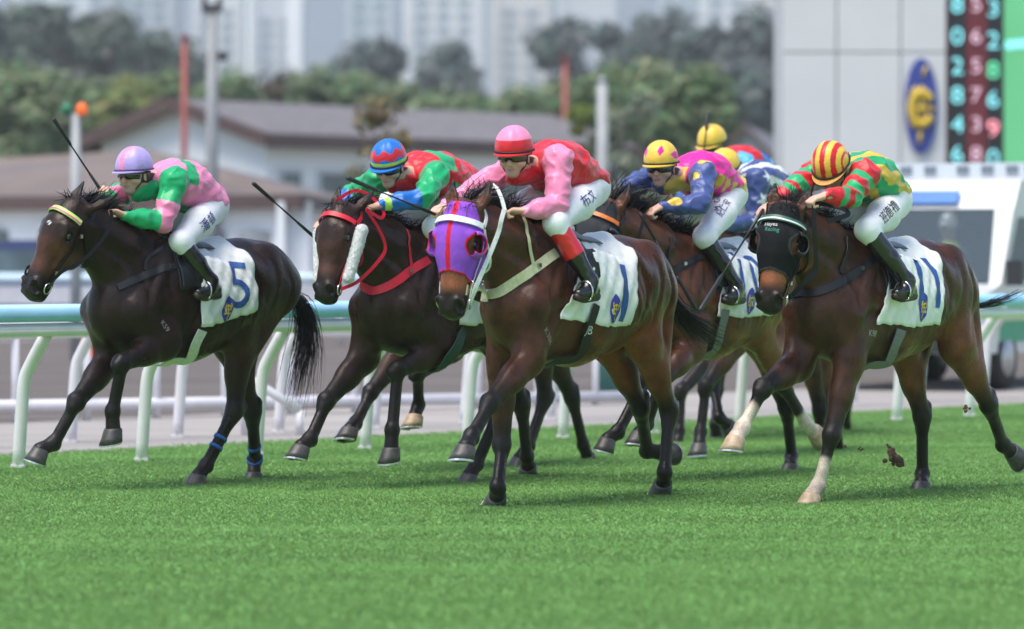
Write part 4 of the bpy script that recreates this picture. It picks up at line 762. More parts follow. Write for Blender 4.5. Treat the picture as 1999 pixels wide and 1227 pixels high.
# ============================ riders ============================
RED=V(.60,.012,.022); PINK=V(.83,.24,.42); PINK2=V(.80,.20,.36); GREEN=V(.006,.36,.13); BLUE=V(.008,.14,.52); MAG=V(.70,.008,.27); YEL=V(.76,.50,.06)
NAVY=V(.035,.055,.17); WHITE=V(.72,.72,.74); LILAC=V(.42,.32,.68); LIME=V(.42,.72,.10); SKY=V(.06,.38,.68)
def silk(): return mat('silk', attr='col', rough=.38, spec=.4, bump=.5, bscale=12, sheen=.1, nscale=5, namt=.05, bdist=.02)
def make_rider(key, hd, r):
    f = hd['f']; X = hd['X']; W = lambda p: f.W+p[0]*f.F+p[1]*f.L+p[2]*f.U
    P = lambda px, py, lat: f.inv(f.pt(px, py, lat))
    Jn = lambda par, px, lat, ln, rg=.10: f.inv(f.joint(W(par), px[0], px[1], lat, ln, rg))
    root = empty('person', r['label'], 'jockey', 'jockeys riding in the race', xf=X)
    ph = math.radians(r.get('pitch', 20)); ps = math.radians(r.get('yaw', 0))
    g = V(math.cos(ph)*math.cos(ps), math.cos(ph)*math.sin(ps), -math.sin(ph)); sd = V(-math.sin(ps), math.cos(ps), 0); up = np.cross(g, sd)
    C = P(*r['cap'], r.get('caplat', 0)); K = C-up*.072
    nk = P(*r['neck'], 0); pv = P(*r['pelvis'], 0)
    ls = r.get('sl', .17)
    A = {}
    for sg, n_ in ((1,'L'),(-1,'R')):
        S = P(*r[n_+'S'], sg*ls); lat = r.get(n_+'lat', (.27,.20,.155))
        E_ = Jn(S, r[n_+'E'], sg*lat[0], .29); Wr = Jn(E_, r[n_+'W'], sg*lat[1], .24); Hd = Jn(Wr, r[n_+'H'], sg*lat[2], .085)
        A[n_] = (S, E_, Wr, Hd)
    hp = pv+V(.03,.11,-.02); kn = Jn(hp, r['knee'], .27, .40, .05); an = Jn(kn, r['ankle'], .335, .40, .03); toe = an+V(.15,-.01,-.075); heel = an+V(-.07,0,-.055)
    m_ = lambda p: V(p[0], -p[1], p[2])
    LG = {'L': (hp, kn, an, toe, heel), 'R': tuple(m_(p) for p in (hp, kn, an, toe, heel))}
    pts = np.array([C+up*.15, C-up*.2, C+g*.2, nk, pv]+[p for a in A.values() for p in a]+[p for a in LG.values() for p in a])
    lo, hi = pts.min(0)-.17, pts.max(0)+.17
    ta = nrm(nk-pv); bk = nrm(np.cross(V(0,1,0), ta)); bk = bk if bk[2] > 0 else -bk     # back-side direction
    mid = pv*.52+nk*.48+bk*.05; ch = pv*.25+nk*.75+bk*.035
    # ---- skin: one continuous body ----
    rs = r.get('res', .0082); B = Field(lo, hi, rs)
    hc = lambda a, b, ra, rb, k=.015, op='+': B.cap(K+g*a[0]+sd*a[1]+up*a[2], K+g*b[0]+sd*b[1]+up*b[2], ra, rb, sd, k, op)
    hc((.0,0,.03),(-.015,0,.03),(.078,.100),(.078,.098)); hc((.02,0,-.03),(.048,0,-.092),(.066,.064),(.040,.036),.03)
    hc((.085,0,.005),(.106,0,-.036),.010,.016,.014); hc((.085,0,-.066),(.082,0,-.072),(.024,.011),(.022,.011),.01); hc((.070,0,-.10),(.072,0,-.104),(.020,.016),(.02,.016),.015)
    for s in (1,-1):
        hc((.062,.045*s,-.03),(.04,.06*s,-.04),.022,.020,.02); hc((.085,.038*s,.022),(.07,.055*s,.02),.014,.012,.015); hc((-.005,.078*s,.0),(-.012,.080*s,-.035),(.010,.024),(.008,.014),.008)
        hc((.084,.032*s,.002),(.084,.032*s,.002),.012,.012,.01,'-')
    B.cap(K-up*.06-g*.015, nk, .055, .062, k=.03); B.cap(nk, ch, (.13,.08), (.14,.10), k=.05); B.cap(ch, mid, (.14,.10), (.125,.10), k=.05); B.cap(mid, pv, (.12,.09), (.11,.085), k=.05)
    for n_, (S, E_, Wr, Hd) in A.items():
        sg = 1 if n_ == 'L' else -1
        B.cap(S, E_, .052, .042, k=.03); B.cap(E_, E_*.5+Wr*.5, .043, .040, k=.02); B.cap(E_*.5+Wr*.5, Wr, (.040,.040), (.029,.024), k=.02)
        d = nrm(Hd-Wr); ac = nrm(np.cross(d, V(0,1,0)*1.0)); ac = ac if ac[2] > 0 else -ac; w_ = nrm(np.cross(d, ac))
        w_ = w_ if w_[1]*sg > 0 else -w_                                      # knuckle line runs outward
        kt = Wr+d*.085; B.cap(Wr+d*.005, kt-d*.012, (.030,.020), (.041,.019), w_, k=.02)
        for i, (o, ln) in enumerate(((-.031,.036),(-.010,.041),(.011,.038),(.030,.030))):
            k0 = kt+w_*o; k1 = k0+d*ln*.85-ac*.014; k2 = k1-ac*.030-d*.008; k3 = k2-d*.026+ac*.004
            B.cap(k0, k1, .0105, .0098, k=.006); B.cap(k1, k2, .0098, .0092, k=.005); B.cap(k2, k3, .009, .0085, k=.005)
        t0 = Wr+d*.028-w_*.028; t1 = t0+d*.035-w_*.018-ac*.012; t2 = t1+d*.028+w_*.006-ac*.012
        B.cap(t0, t1, .0145, .012, k=.01); B.cap(t1, t2, .0115, .0095, k=.006)
    for hp_, kn_, an_, to_, he_ in LG.values():
        B.cap(hp_*.8+pv*.2, kn_, .055, .044, k=.04); B.cap(kn_, an_, .046, .030, k=.03); B.cap(an_, he_*.5+to_*.5, .028, .018, k=.02)
    v, q = B.mesh(); skin = V(*r.get('skin', (.63,.365,.275))); c = np.tile(skin, (len(v),1))
    rel = v-K; hu = rel@up; hg = rel@g; hs_ = rel@sd; onh = np.linalg.norm(rel, axis=1) < .17
    lips = onh*smoothstep(-np.hypot((hu+.068)/.010, hs_/.026), -1.3, -.7)*(hg > .06); c = c*(1-.45*lips[:, None])+V(.42,.10,.09)*.45*lips[:, None]
    stub = onh*smoothstep(-hu, .045, .08); c *= (1-.22*stub[:, None]*r.get('stubble', 1))
    hairm = onh*((hg < .01)*(hu > -.055)*(np.abs(hs_) < .084)); c = np.where(hairm[:, None] > 0, V(.03,.02,.015), c)
    obj('body', v, q, mat('skin', attr='col', rough=.5, spec=.4, nscale=30, namt=.08, bump=.1, bscale=60), root, True, c)
    # ---- shirt ----
    S_ = Field(lo, hi, rs)
    S_.cap(nk+bk*.01, ch, (.115,.08), (.182,.145), k=.05); S_.cap(ch, mid, (.182,.145), (.180,.152), k=.05); S_.cap(mid, pv+ta*.0+bk*.02, (.180,.150), (.172,.128), k=.05)
    S_.cap(ch*.3+nk*.7, K-up*.115-g*.03, .085, .066, k=.04)
    for n_, (S, E_, Wr, Hd) in A.items():
        S_.cap(nk*.6+ch*.4+bk*.02, S, .085, .080, k=.05); S_.cap(S, S*.4+E_*.6, .080, .070, k=.05); S_.cap(S*.4+E_*.6, E_, .070, .062, k=.03); S_.cap(E_, E_*.45+Wr*.55, .062, .055, k=.03); S_.cap(E_*.45+Wr*.55, Wr, .055, .032, k=.02)
    S_.cap(pv-ta*.075, pv-ta*.5, (.4,.4), (.4,.4), k=.01, op='-') if False else None
    v, q = S_.mesh()
    v = v+0
    reg = []
    dT, tT = segdist(v, nk, pv)
    best = dT/.165; region = np.zeros(len(v), int); tt = tT.copy()
    for i, (n_, (S, E_, Wr, Hd)) in enumerate(A.items()):
        for j, (a_, b_, rad) in enumerate(((S, E_, .085), (E_, Wr, .07))):
            d_, t_ = segdist(v, a_, b_); sc = d_/rad*(.88 if j == 0 else .80); m = sc < best
            best = np.where(m, sc, best); region = np.where(m, 1+i*2+j, region); tt = np.where(m, t_, tt)
    # folds: real relief along the cloth
    me = bpy.data.meshes.new('tmp'); me.from_pydata([], [], []); bpy.data.meshes.remove(me)
    e1 = v[q[:,1]]-v[q[:,0]]; e2 = v[q[:,3]]-v[q[:,0]]; fn = np.cross(e1, e2); vn = np.zeros_like(v)
    for k in range(4): np.add.at(vn, q[:,k], fn)
    vn /= np.linalg.norm(vn, axis=1)[:, None]+1e-9
    uu = (v-pv)@ta; vw = np.stack([v[:,0]*.5+uu*.3, v[:,1]*1.3, v[:,2]*1.1], 1); wz = hermnoise(vw, 14, 11+len(key)); wz2 = hermnoise(v, 26, 5)
    v = v+vn*(.017*(.45-np.abs(wz)**.8)+.0035*wz2)[:, None]
    tb = (v-pv)@bk; side = v[:,1]; c = r['shirt'](region, tt, side, tb, v, dict(C=C, g=g, pv=pv, nk=nk, ta=ta, bk=bk, A=A))
    sh = obj('silk_shirt', v, q, silk(), root, True, c); sbv = bvh_of(v, q)
    for n_, (S, E_, Wr, Hd) in A.items():      # elastic cuffs
        if r.get('cuff'):
            d = nrm(Wr-E_); MB().tube([Wr-d*.022, Wr-d*.005, Wr+d*.006], [.043,.040,.036], 14).build('cuff', mat('cuff_'+key, r['cuff'], .5, nscale=40, namt=.1), sh, True)
    # ---- breeches ----
    D_ = Field(lo, hi, rs*1.3); D_.cap(pv+ta*.05, pv-ta*.02, (.155,.115), (.15,.115), k=.05)
    for hp_, kn_, an_, to_, he_ in LG.values():
        D_.cap(pv-ta*.02+(hp_-pv)*.5, hp_*.55+kn_*.45, (.105,.115), .094, k=.06); D_.cap(hp_*.55+kn_*.45, kn_, .094, .072, k=.05); D_.cap(kn_, kn_*.78+an_*.22, .072, .060, k=.03)
    v, q = D_.mesh(); v = v+.0035*np.stack([hermnoise(v, 14, 2), hermnoise(v, 14, 3), hermnoise(v, 14, 4)], 1)
    br = obj('breeches', v, q, mat('white_breeches', (.80,.79,.81), .65, nscale=12, namt=.05, bump=.35, bscale=24, bdist=.01), root, True); dbv = bvh_of(v, q)
    # ---- boots ----
    for n_, (hp_, kn_, an_, to_, he_) in LG.items():
        Q = Field(np.minimum.reduce([kn_, an_, to_, he_])-.12, np.maximum.reduce([kn_, an_, to_, he_])+.12, rs*1.1)
        k0 = kn_*.86+an_*.14
        Q.cap(k0, kn_*.45+an_*.55, .066, .060, k=.02); Q.cap(kn_*.45+an_*.55, an_, .058, .042, k=.02); fl = nrm(to_-he_)
        Q.cap(he_+fl*.02, he_*.5+to_*.5, (.034,.04), (.040,.038), k=.03); Q.cap(he_*.5+to_*.5, to_-fl*.03, (.042,.034), (.034,.024), k=.03); Q.cap(an_, he_*.6+to_*.4, .044, .040, k=.03)
        v, q = Q.mesh(); d_, t_ = segdist(v, kn_, an_); v = v+.0022*np.stack([hermnoise(v*V(1,1,1.6), 15, 6+i) for i in range(3)], 1)
        c = np.where((t_ < r.get('cuff_t', .5))[:, None], V(*r.get('boot_top', (.012,.012,.013))), V(.008,.008,.009)) if True else 0
        bo = obj('boot', v, q, mat('boot_leather', attr='col', rough=.22, spec=.6, bump=.25, bscale=30, coat=.3), root, True, c)
        so = MB(); nz_ = nrm(np.cross(fl, V(0,1,0))); nz_ = nz_ if nz_[2] < 0 else -nz_
        so.tube([he_+nz_*.034, he_*.4+to_*.6+nz_*.03, to_+nz_*.018], [.030,.034,.02], 10).build('sole', mat('boot_sole', (.03,.012,.010), .5, nscale=30), bo, True)
    # ---- cap, peak, goggles ----
    n1, n2 = 116, 42; vs, cs = [], []
    for j in range(n2+1):
        el = math.radians(-12+102*j/n2)
        for i in range(n1):
            az = 2*math.pi*i/n1; rr_ = math.cos(el); wob = 1+.012*math.sin(9*az)*math.cos(el)+.010*math.sin(5*az+2)*math.sin(2*el)
            vs.append(C-up*.022+g*(.134*rr_*math.cos(az)*wob-.008)+sd*(.112*rr_*math.sin(az)*wob)+up*(.130*math.sin(el)*wob)); cs.append(r['capf'](az if az <= math.pi else az-2*math.pi, math.degrees(el)))
    fs = [(j*n1+i, j*n1+(i+1)%n1, (j+1)*n1+(i+1)%n1, (j+1)*n1+i) for j in range(n2) for i in range(n1)]
    cap = obj('cap', np.array(vs), np.array(fs, np.int32), silk(), root, True, np.array(cs))
    pk = MB(); ni = 22; vv = []
    for i in range(ni):
        az = math.radians(-75+150*i/(ni-1)); e = math.cos(az*1.15)**.6 if abs(az*1.15) < math.pi/2 else 0
        b0 = C-up*.046+g*(.134*math.cos(az)-.008)+sd*.111*math.sin(az); b1 = b0+(g*math.cos(az)+sd*math.sin(az)*.4)*.044*e-up*.008*e
        vv += [b0, b1, b1-up*.006, b0-up*.008]
    pk.add(vv, [(i*4+k, i*4+(k+1)%4, i*4+4+(k+1)%4, i*4+4+k) for i in range(ni-1) for k in range(4)]+[(3,2,1,0),(ni*4-4,ni*4-3,ni*4-2,ni*4-1)])
    pc = V(*r['peak']); obj('peak', pk.v, pk.f, silk(), cap, False, np.tile(pc, (len(pk.v),1)))
    rim = [C-up*.040+g*(.139*math.cos(w)-.008)+sd*.115*math.sin(w) for w in np.linspace(0, 2*math.pi, 40)]
    MB().tube(rim, .006, 6, False).build('elastic_band', mat('elastic_'+key, r.get('band', (.01,.01,.012)), .6, nscale=50), cap, True)
    gv, gf, ng = [], [], 26
    for i in range(ng):
        az = math.radians(-66+132*i/(ng-1)); notch = .016*math.exp(-(az/.16)**2)
        for hgt, off in ((.026,.004),(.008,.013),(-.014+notch*.5,.014),(-.032+notch,.004)):
            gv.append(K+g*((.104+off)*math.cos(az))+sd*((.084+off)*math.sin(az))+up*(hgt+.004))
    gf = [(i*4+k, (i+1)*4+k, (i+1)*4+k+1, i*4+k+1) for i in range(ng-1) for k in range(3)]
    gg = obj('goggles', gv, gf, mat('goggle_lens', (.006,.005,.006), .08, .7, coat=.6), root, True, solid=.004)
    st = [K+up*.012+g*(.112*math.cos(w)-.004)+sd*.097*math.sin(w) for w in np.linspace(math.radians(60), math.radians(300), 24)]
    MB().tube(st, .007, 6).build('goggle_strap', mat('goggle_strap', (.012,.012,.013), .6), gg, True)
    cs_ = [K+up*.05+sd*.086+g*.005, K-up*.05+sd*.072+g*.02, K-up*.112+g*.05, K-up*.05-sd*.072+g*.02, K+up*.05-sd*.086+g*.005]
    MB().tube(spline(cs_, 20), .006, 6).build('chin_strap', mat('goggle_strap'), cap, True)
    return dict(root=root, C=C, A=A, LG=LG, sbv=sbv, dbv=dbv, br=br, sh=sh, P=P, f=f, X=X)
def flat(c): return lambda az, el: c
def solid_shirt(body, sleeve): return lambda rg, t, y, tb, v, d: np.where((rg == 0)[:, None], body, sleeve)
def sh_five(rg, t, y, tb, v, d):
    c = np.tile(PINK, (len(v),1)); wv = .05*np.sin(v[:,0]*14+v[:,1]*9)
    gr = ((rg == 0) & (t+wv > .10) & (t+wv < .30) & (tb > .02)) | ((rg == 0) & (tb < -.02) & (np.abs(y) < .10) & (t < .8))
    gr |= ((rg == 1) & (t+wv < .58)) | ((rg == 2) & (t > .16)) | ((rg == 3) & (t+wv > .25) & (t+wv < .75)) | ((rg == 4) & (t > .5))
    c[gr] = GREEN; return c
def sh_two(rg, t, y, tb, v, d):
    c = np.tile(RED, (len(v),1)); c[(rg == 0) & (t > .12) & (t < .40) & (tb > .07)] = GREEN; c[(rg == 0) & (tb < .0) & (t > .35)] = GREEN
    c[(rg == 1) | (rg == 3)] = GREEN; c[(rg == 2) | (rg == 4)] = BLUE; c[((rg == 2) | (rg == 4)) & (t > .78) & (t < .92)] = LIME; return c
def spots(c, v, m, col, s, rad, seed):
    r = np.random.default_rng(seed)
    for i in range(s):
        idx = np.flatnonzero(m); p = v[idx[r.integers(len(idx))]]; c[m & (np.linalg.norm(v-p, axis=1) < rad)] = col
def sh_ten(rg, t, y, tb, v, d):
    c = np.tile(MAG, (len(v),1)); slv = rg > 0; c[slv] = NAVY*1.5; spots(c, v, slv & (t < .9), YEL, 9, .030, 4)
    fr = (rg == 0) & (tb < .03); chk = (np.sin(v[:,1]*38)+np.sin(t*30) > .3); c[fr & chk] = YEL*.8; c[(rg == 0) & (t > .93)] = YEL; return c
def sh_eleven(rg, t, y, tb, v, d):
    c = np.tile(GREEN*.9, (len(v),1)); wv = .02*np.sin(t*16+v[:,2]*8)
    an = np.arctan2(tb, y)+wv*4; c[(rg == 0) & (np.sin(an*7) > .1)] = YEL*.85
    wv2 = .05*np.sin(v[:,2]*40+v[:,1]*33); hoop = np.sin((t+wv2+(rg % 2 == 0)*1.0)*12.0) > 0; s = rg > 0; c[s] = GREEN; c[s & hoop] = RED; c[((rg == 2) | (rg == 4)) & (t > .8)] = RED; return c
def sh_star(rg, t, y, tb, v, d):
    c = np.tile(NAVY*1.3, (len(v),1)); an = np.arctan2(tb, y); c[(rg == 0) & (np.sin(an*8+.5) > .15)] = WHITE
    for tgt, rad, rot in ((d['A']['L'][0]*.45+d['A']['L'][1]*.55+V(0,.07,.02), .062, .2), (d['A']['L'][1]*.85+d['A']['L'][2]*.15+V(0,.06,0), .055, .8), (d['A']['L'][0]+V(-.02,.07,.03), .05, 0)):
        rel = v-tgt; a = np.arctan2(rel[:,2], rel[:,0])+rot; rr_ = np.hypot(rel[:,0], rel[:,2]); k = np.abs(((a/(2*math.pi/5)) % 1)-.5)*2
        c[(rg > 0) & (rr_ < rad*(.42+.58*k**1.5)) & (np.linalg.norm(rel, axis=1) < rad*1.6)] = WHITE
    return c
def sh_rb(rg, t, y, tb, v, d):
    c = np.tile(BLUE*.8, (len(v),1)); c[(rg == 0) & (t < .30)] = RED; c[(rg == 0) & (t > .5) & (t < .7)] = SKY; c[(rg == 1) & (t < .6)] = SKY; return c
def cap_five(az, el): return PINK if (abs(math.cos(math.radians(el))*math.sin(az)) < .20 and True) else LILAC
def cap_two(az, el):
    z = 7*math.sin(az*7)
    return BLUE if el > 34+z else (RED if el > 10+z*.6 else (BLUE if el > 3 else (LIME if el > -7 else BLUE)))
def cap_one(az, el): return PINK if el > 24 else RED
def cap_ten(az, el):
    x = math.cos(math.radians(el))*math.sin(az); z = math.sin(math.radians(el)); y_ = math.cos(math.radians(el))*math.cos(az)
    for (ax, ze) in ((.28,.52),(-.75,.45),(.98,.30)):
        if abs(x-ax)/.20+abs(z-ze)/.26 < 1 and y_ > -.5: return MAG
    return YEL
def cap_eleven(az, el): x = math.cos(math.radians(el))*math.sin(az); return RED if abs(x) < .93 and math.sin(math.asin(max(-1, min(1, x)))*10.5+1.4) > .05 else YEL
RIDERS = {
 'five': dict(cap=(260,318), pitch=4, yaw=6, neck=(312,356), pelvis=(398,398), LS=(340,352), LE=(318,432), LW=(246,422), LH=(218,410), RS=(268,366), RE=(212,388), RW=(206,384), RH=(196,372), knee=(352,472), ankle=(412,548), toe=(418,574), heel=(442,552),
   shirt=sh_five, capf=cap_five, peak=LILAC, Rlat=(.24,.14,.10), band=(.09,.06,.14)),
 'two': dict(cap=(757,304), pitch=20, yaw=14, neck=(812,345), pelvis=(892,374), LS=(850,340), LE=(826,386), LW=(742,400), LH=(716,407), RS=(742,348), RE=(690,378), RW=(640,428), RH=(604,448), knee=(848,444), ankle=(925,545), toe=(930,572), heel=(955,555),
   shirt=sh_two, capf=cap_two, peak=BLUE, skin=(.62,.36,.25), stubble=.3, Rlat=(.34,.36,.36)),
 'one': dict(cap=(1003,280), pitch=8, yaw=17, neck=(1052,326), pelvis=(1138,362), LS=(1090,312), LE=(1088,402), LW=(1026,412), LH=(990,410), RS=(1010,322), RE=(935,362), RW=(868,402), RH=(842,412), knee=(1084,434), ankle=(1152,548), toe=(1142,582), heel=(1178,564),
   shirt=solid_shirt(RED, PINK), capf=cap_one, peak=RED, boot_top=(.62,.01,.02), Rlat=(.34,.34,.32), cuff_t=.56),
 'ten': dict(cap=(1290,305), pitch=6, yaw=16, neck=(1342,342), pelvis=(1412,374), LS=(1372,338), LE=(1368,398), LW=(1292,402), LH=(1262,416), RS=(1275,346), RE=(1232,362), RW=(1228,395), RH=(1232,420), knee=(1375,462), ankle=(1438,558), toe=(1428,592), heel=(1464,572),
   shirt=sh_ten, capf=cap_ten, peak=YEL, Rlat=(.26,.18,.10)),
 'eleven': dict(cap=(1618,312), pitch=42, yaw=8, neck=(1664,342), pelvis=(1728,388), LS=(1690,338), LE=(1660,384), LW=(1612,382), LH=(1588,388), RS=(1592,340), RE=(1552,366), RW=(1510,396), RH=(1484,414), knee=(1692,448), ankle=(1772,548), toe=(1768,582), heel=(1800,562),
   shirt=sh_eleven, capf=cap_eleven, peak=V(.70,.30,.05), Rlat=(.26,.20,.20), stubble=.3),
}
RIDERS.update({
 'star': dict(cap=(1412,318), pitch=26, yaw=0, neck=(1452,352), pelvis=(1526,390), LS=(1478,352), LE=(1472,432), LW=(1408,442), LH=(1382,446), RS=(1392,350), RE=(1352,382), RW=(1330,405), RH=(1318,416), knee=(1490,458), ankle=(1550,550), toe=(0,0), heel=(0,0), shirt=sh_star, capf=flat(YEL), peak=YEL),
 'rear': dict(cap=(1388,268), pitch=16, yaw=0, neck=(1428,312), pelvis=(1500,372), LS=(1452,318), LE=(1448,395), LW=(1392,405), LH=(1364,410), RS=(1376,312), RE=(1336,345), RW=(1330,385), RH=(1326,402), knee=(1466,452), ankle=(1528,540), toe=(0,0), heel=(0,0), shirt=sh_rb, capf=flat(YEL), peak=YEL),
 'back': dict(cap=(812,325), pitch=20, yaw=0, neck=(850,354), pelvis=(918,386), LS=(872,352), LE=(862,402), LW=(804,414), LH=(780,420), RS=(800,356), RE=(765,382), RW=(745,405), RH=(730,415), knee=(878,450), ankle=(945,540), toe=(0,0), heel=(0,0), shirt=solid_shirt(RED, WHITE), capf=flat(RED), peak=RED),
})
# ============================ tack ============================
def cam_ray(f, px, py):
    o = f.inv(V(0,0,HC)); p = f.inv(V((px-XC)/FPX, 1, HC-(py-YH)/FPX)); return Vector(o), Vector(nrm(p-o))
def surf(hd, px, py, bvh=None, off=.004):
    """point of a real surface under a photo position, lifted off along its normal"""
    b = bvh or hd['bvh']; o, d = cam_ray(hd['f'], px, py); hit = b.ray_cast(o, d)
    if hit[0] is None: hit = b.find_nearest(Vector(hd['f'].inv(hd['f'].pt(px, py, .15))))
    n = V(*hit[1]); n = n if n@V(*d) < 0 else -n
    return V(*hit[0])+n*off, n
def snap(b, p, off=.004, ref=None):
    hit = b.find_nearest(Vector(p)); q = V(*hit[0]); n = V(*hit[1])
    return q+n*off, n
def strap_px(mb, hd, px, width, off=.005, thick=.004, n=40, tail=()):
    """strap lying on the body through photo positions; tail = extra local points beyond the visible edge"""
    pts = [surf(hd, *p)[0] for p in px]+[V(*t) for t in tail]; c = spline(pts, n); P_, N_ = [], []
    for p in c:
        q, m = snap(hd['bvh'], p, off); P_.append(q); N_.append(m)
    N_ = [nrm(sum(N_[max(0, i-3):i+4])) for i in range(n)]; P_ = [sum(P_[max(0, i-1):i+2])/len(P_[max(0, i-1):i+2]) for i in range(n)]
    return ribbon(mb, P_, N_, width, thick)
def strap_loc(mb, hd, pts, width, off=.006, thick=.005, n=36):
    c = spline(pts, n); P_, N_ = [], []
    for p in c: q, m = snap(hd['bvh'], p, off); P_.append(q); N_.append(m)
    N_ = [nrm(sum(N_[max(0, i-3):i+4])) for i in range(n)]; P_ = [sum(P_[max(0, i-2):i+3])/len(P_[max(0, i-2):i+3]) for i in range(n)]
    return ribbon(mb, P_, N_, width, thick)
def decal(name, hd, bvh, center, v2, faces, material, parent, rot=0, up=(0,0,1), off=.003, sx=1.0, right=None):
    """thin print pressed onto a surface: 2-D shape laid in the tangent plane at center and snapped down"""
    c, n = center; up = np.asarray(up, float); t = nrm(np.cross(up, n)) if right is None else nrm(np.asarray(right)-n*(np.asarray(right)@n)); b = np.cross(n, t)
    ca, sa = math.cos(rot), math.sin(rot); V_ = []
    for x, y in np.asarray(v2)[:, :2]:
        x *= sx; p = c+t*(x*ca-y*sa)+b*(x*sa+y*ca); h = bvh.ray_cast(Vector(p+n*.06), Vector(-n))
        q = V(*h[0]) if h[0] is not None and h[3] < .16 else snap(bvh, p, 0)[0]; V_.append(q+n*off)
    return obj(name, V_, faces, material, parent)
def lens2d(w, h, n=14):
    """pointed oval outline, fan of triangles"""
    k = []
    for i in range(n+1): y = -h/2+h*i/n; k.append((w/2*math.cos(math.pi*y/h)**.75 if abs(y) < h/2-1e-9 else 0, y))
    v = [(0,-h/2),(0,h/2)]; r = [(x, y) for x, y in k[1:-1]]; l_ = [(-x, y) for x, y in k[1:-1]]; v = [(0,-h/2)]+[p for a, b in zip(l_, r) for p in (a, (0, a[1]), b)]+[(0,h/2)]
    m = n-1; f = [(0,2,1),(0,3,2)]
    for i in range(m-1): a = 1+3*i; f += [(a,a+1,a+4,a+3),(a+1,a+2,a+5,a+4)]
    e = len(v)-1; a = 1+3*(m-1); f += [(a,a+1,e),(a+1,a+2,e)]
    return np.array(v), f
def strokes2d(ps, w):
    v, f = [], []
    for pl in ps:
        pl = np.array(pl, float)
        for i in range(len(pl)):
            t = nrm(pl[min(i+1, len(pl)-1)]-pl[max(i-1, 0)]); nn = np.array((-t[1], t[0]))*w/2; v += [pl[i]-nn, pl[i]+nn]
            if i: k = len(v); f.append((k-4, k-2, k-1, k-3))
    return np.array(v), f
def emblem(hd, bvh, c, parent, h=.13, w=.062, rot=0, right=None):
    v, f = lens2d(w, h); e = decal('emblem', hd, bvh, c, v, f, mat('emblem_blue', (.045,.05,.34), .6, nscale=60, namt=.1), parent, rot, off=.004, right=right)
    arc = [(.017*math.cos(a)*w/.062, .020*math.sin(a)*h/.13) for a in np.linspace(.7, 5.6, 14)]
    st = [arc, [(-.018,0),(.018,0)], [(0,.024),(0,-.022)], [(-.013,.030),(-.018,.014),(-.010,.004)], [(.013,.030),(.018,.014),(.010,.004)], [(.002,-.024),(-.004,-.040),(.002,-.048)], [(-.02,-.016),(-.012,-.022)], [(.02,-.016),(.012,-.022)]]
    st = [[(x*w/.062, y*h/.13) for x, y in p] if i else p for i, p in enumerate(st)]
    v, f = strokes2d(st, .0055*h/.13); decal('emblem_figure', hd, bvh, c, v, f, mat('emblem_gold', (.70,.50,.04), .5, nscale=60, namt=.1), e, rot, off=.0075, right=right)

def saddle_cloth(hd, t):
    f = hd['f']; X = hd['X']; Tl = hd['T']; xs = lambda p: f.inv(f.pt(*p, .29))
    fb, rb = xs(t['fb']), xs(t['rb']); rt = t.get('rt', -.60); ft = t.get('ft', -.06)
    nx, na = 46, 64; V_ = []
    z0 = Tl(0,0,1.25)[2]
    for j in range(na+1):
        a = -1+2*j/na
        for i in range(nx+1):
            s = i/nx; e = abs(a)
            x = (ft+(fb[0]-ft)*e**1.3)*(1-s)+(rt+(rb[0]-rt)*min(1, e*1.35)**1.6)*s
            zb = fb[2]*(1-s)+rb[2]*s; ph = e*(math.pi/2+math.atan2(z0-zb, .285)); d = V(0, math.copysign(math.sin(ph), a), math.cos(ph))
            h = hd['bvh'].ray_cast(Vector(V(x,0,z0)+d*.9), Vector(-d)); p = V(*h[0]) if h[0] is not None else V(x,0,z0)+d*.3
            V_.append(p+d*(.016+.005*math.sin(x*29+a*9+2*math.sin(a*5))+.004*math.sin(x*57-a*23)+.003*math.sin(x*83+a*41)+.006*max(0, e-.75)*math.sin(x*30+a*4)))
    F_ = [(j*(nx+1)+i, j*(nx+1)+i+1, (j+1)*(nx+1)+i+1, (j+1)*(nx+1)+i) for j in range(na) for i in range(nx)]
    V_ = np.array(V_); F_ = np.array(F_, np.int32)
    root = obj('saddle_cloth', V_, F_, mat('saddle_cloth_white', (.80,.79,.78), .8, nscale=6, namt=.12, bump=.6, bscale=18, bdist=.012), None, True, xf=X, solid=.004)
    tag(root, t['label'], 'saddle cloth', 'numbered saddle cloths'); b = bvh_of(V_, F_); hd['cbv'] = b
    if 'num' in t:
        s, px, py, size, rot, sx = t['num']; v, fc = text2d(s, size, .08); c = surf(hd, px, py, b, 0)
        decal('number', hd, b, c, v, fc, mat('number_blue', (.022,.085,.30), .6, nscale=50, namt=.08), root, rot, off=.006, sx=sx, right=(-1,0,0))
    if 'emb' in t: emblem(hd, b, surf(hd, *t['emb'], b, 0), root, t.get('eh', .18), t.get('ew', .095), t.get('erot', 0), right=(-1,0,0))
    return root
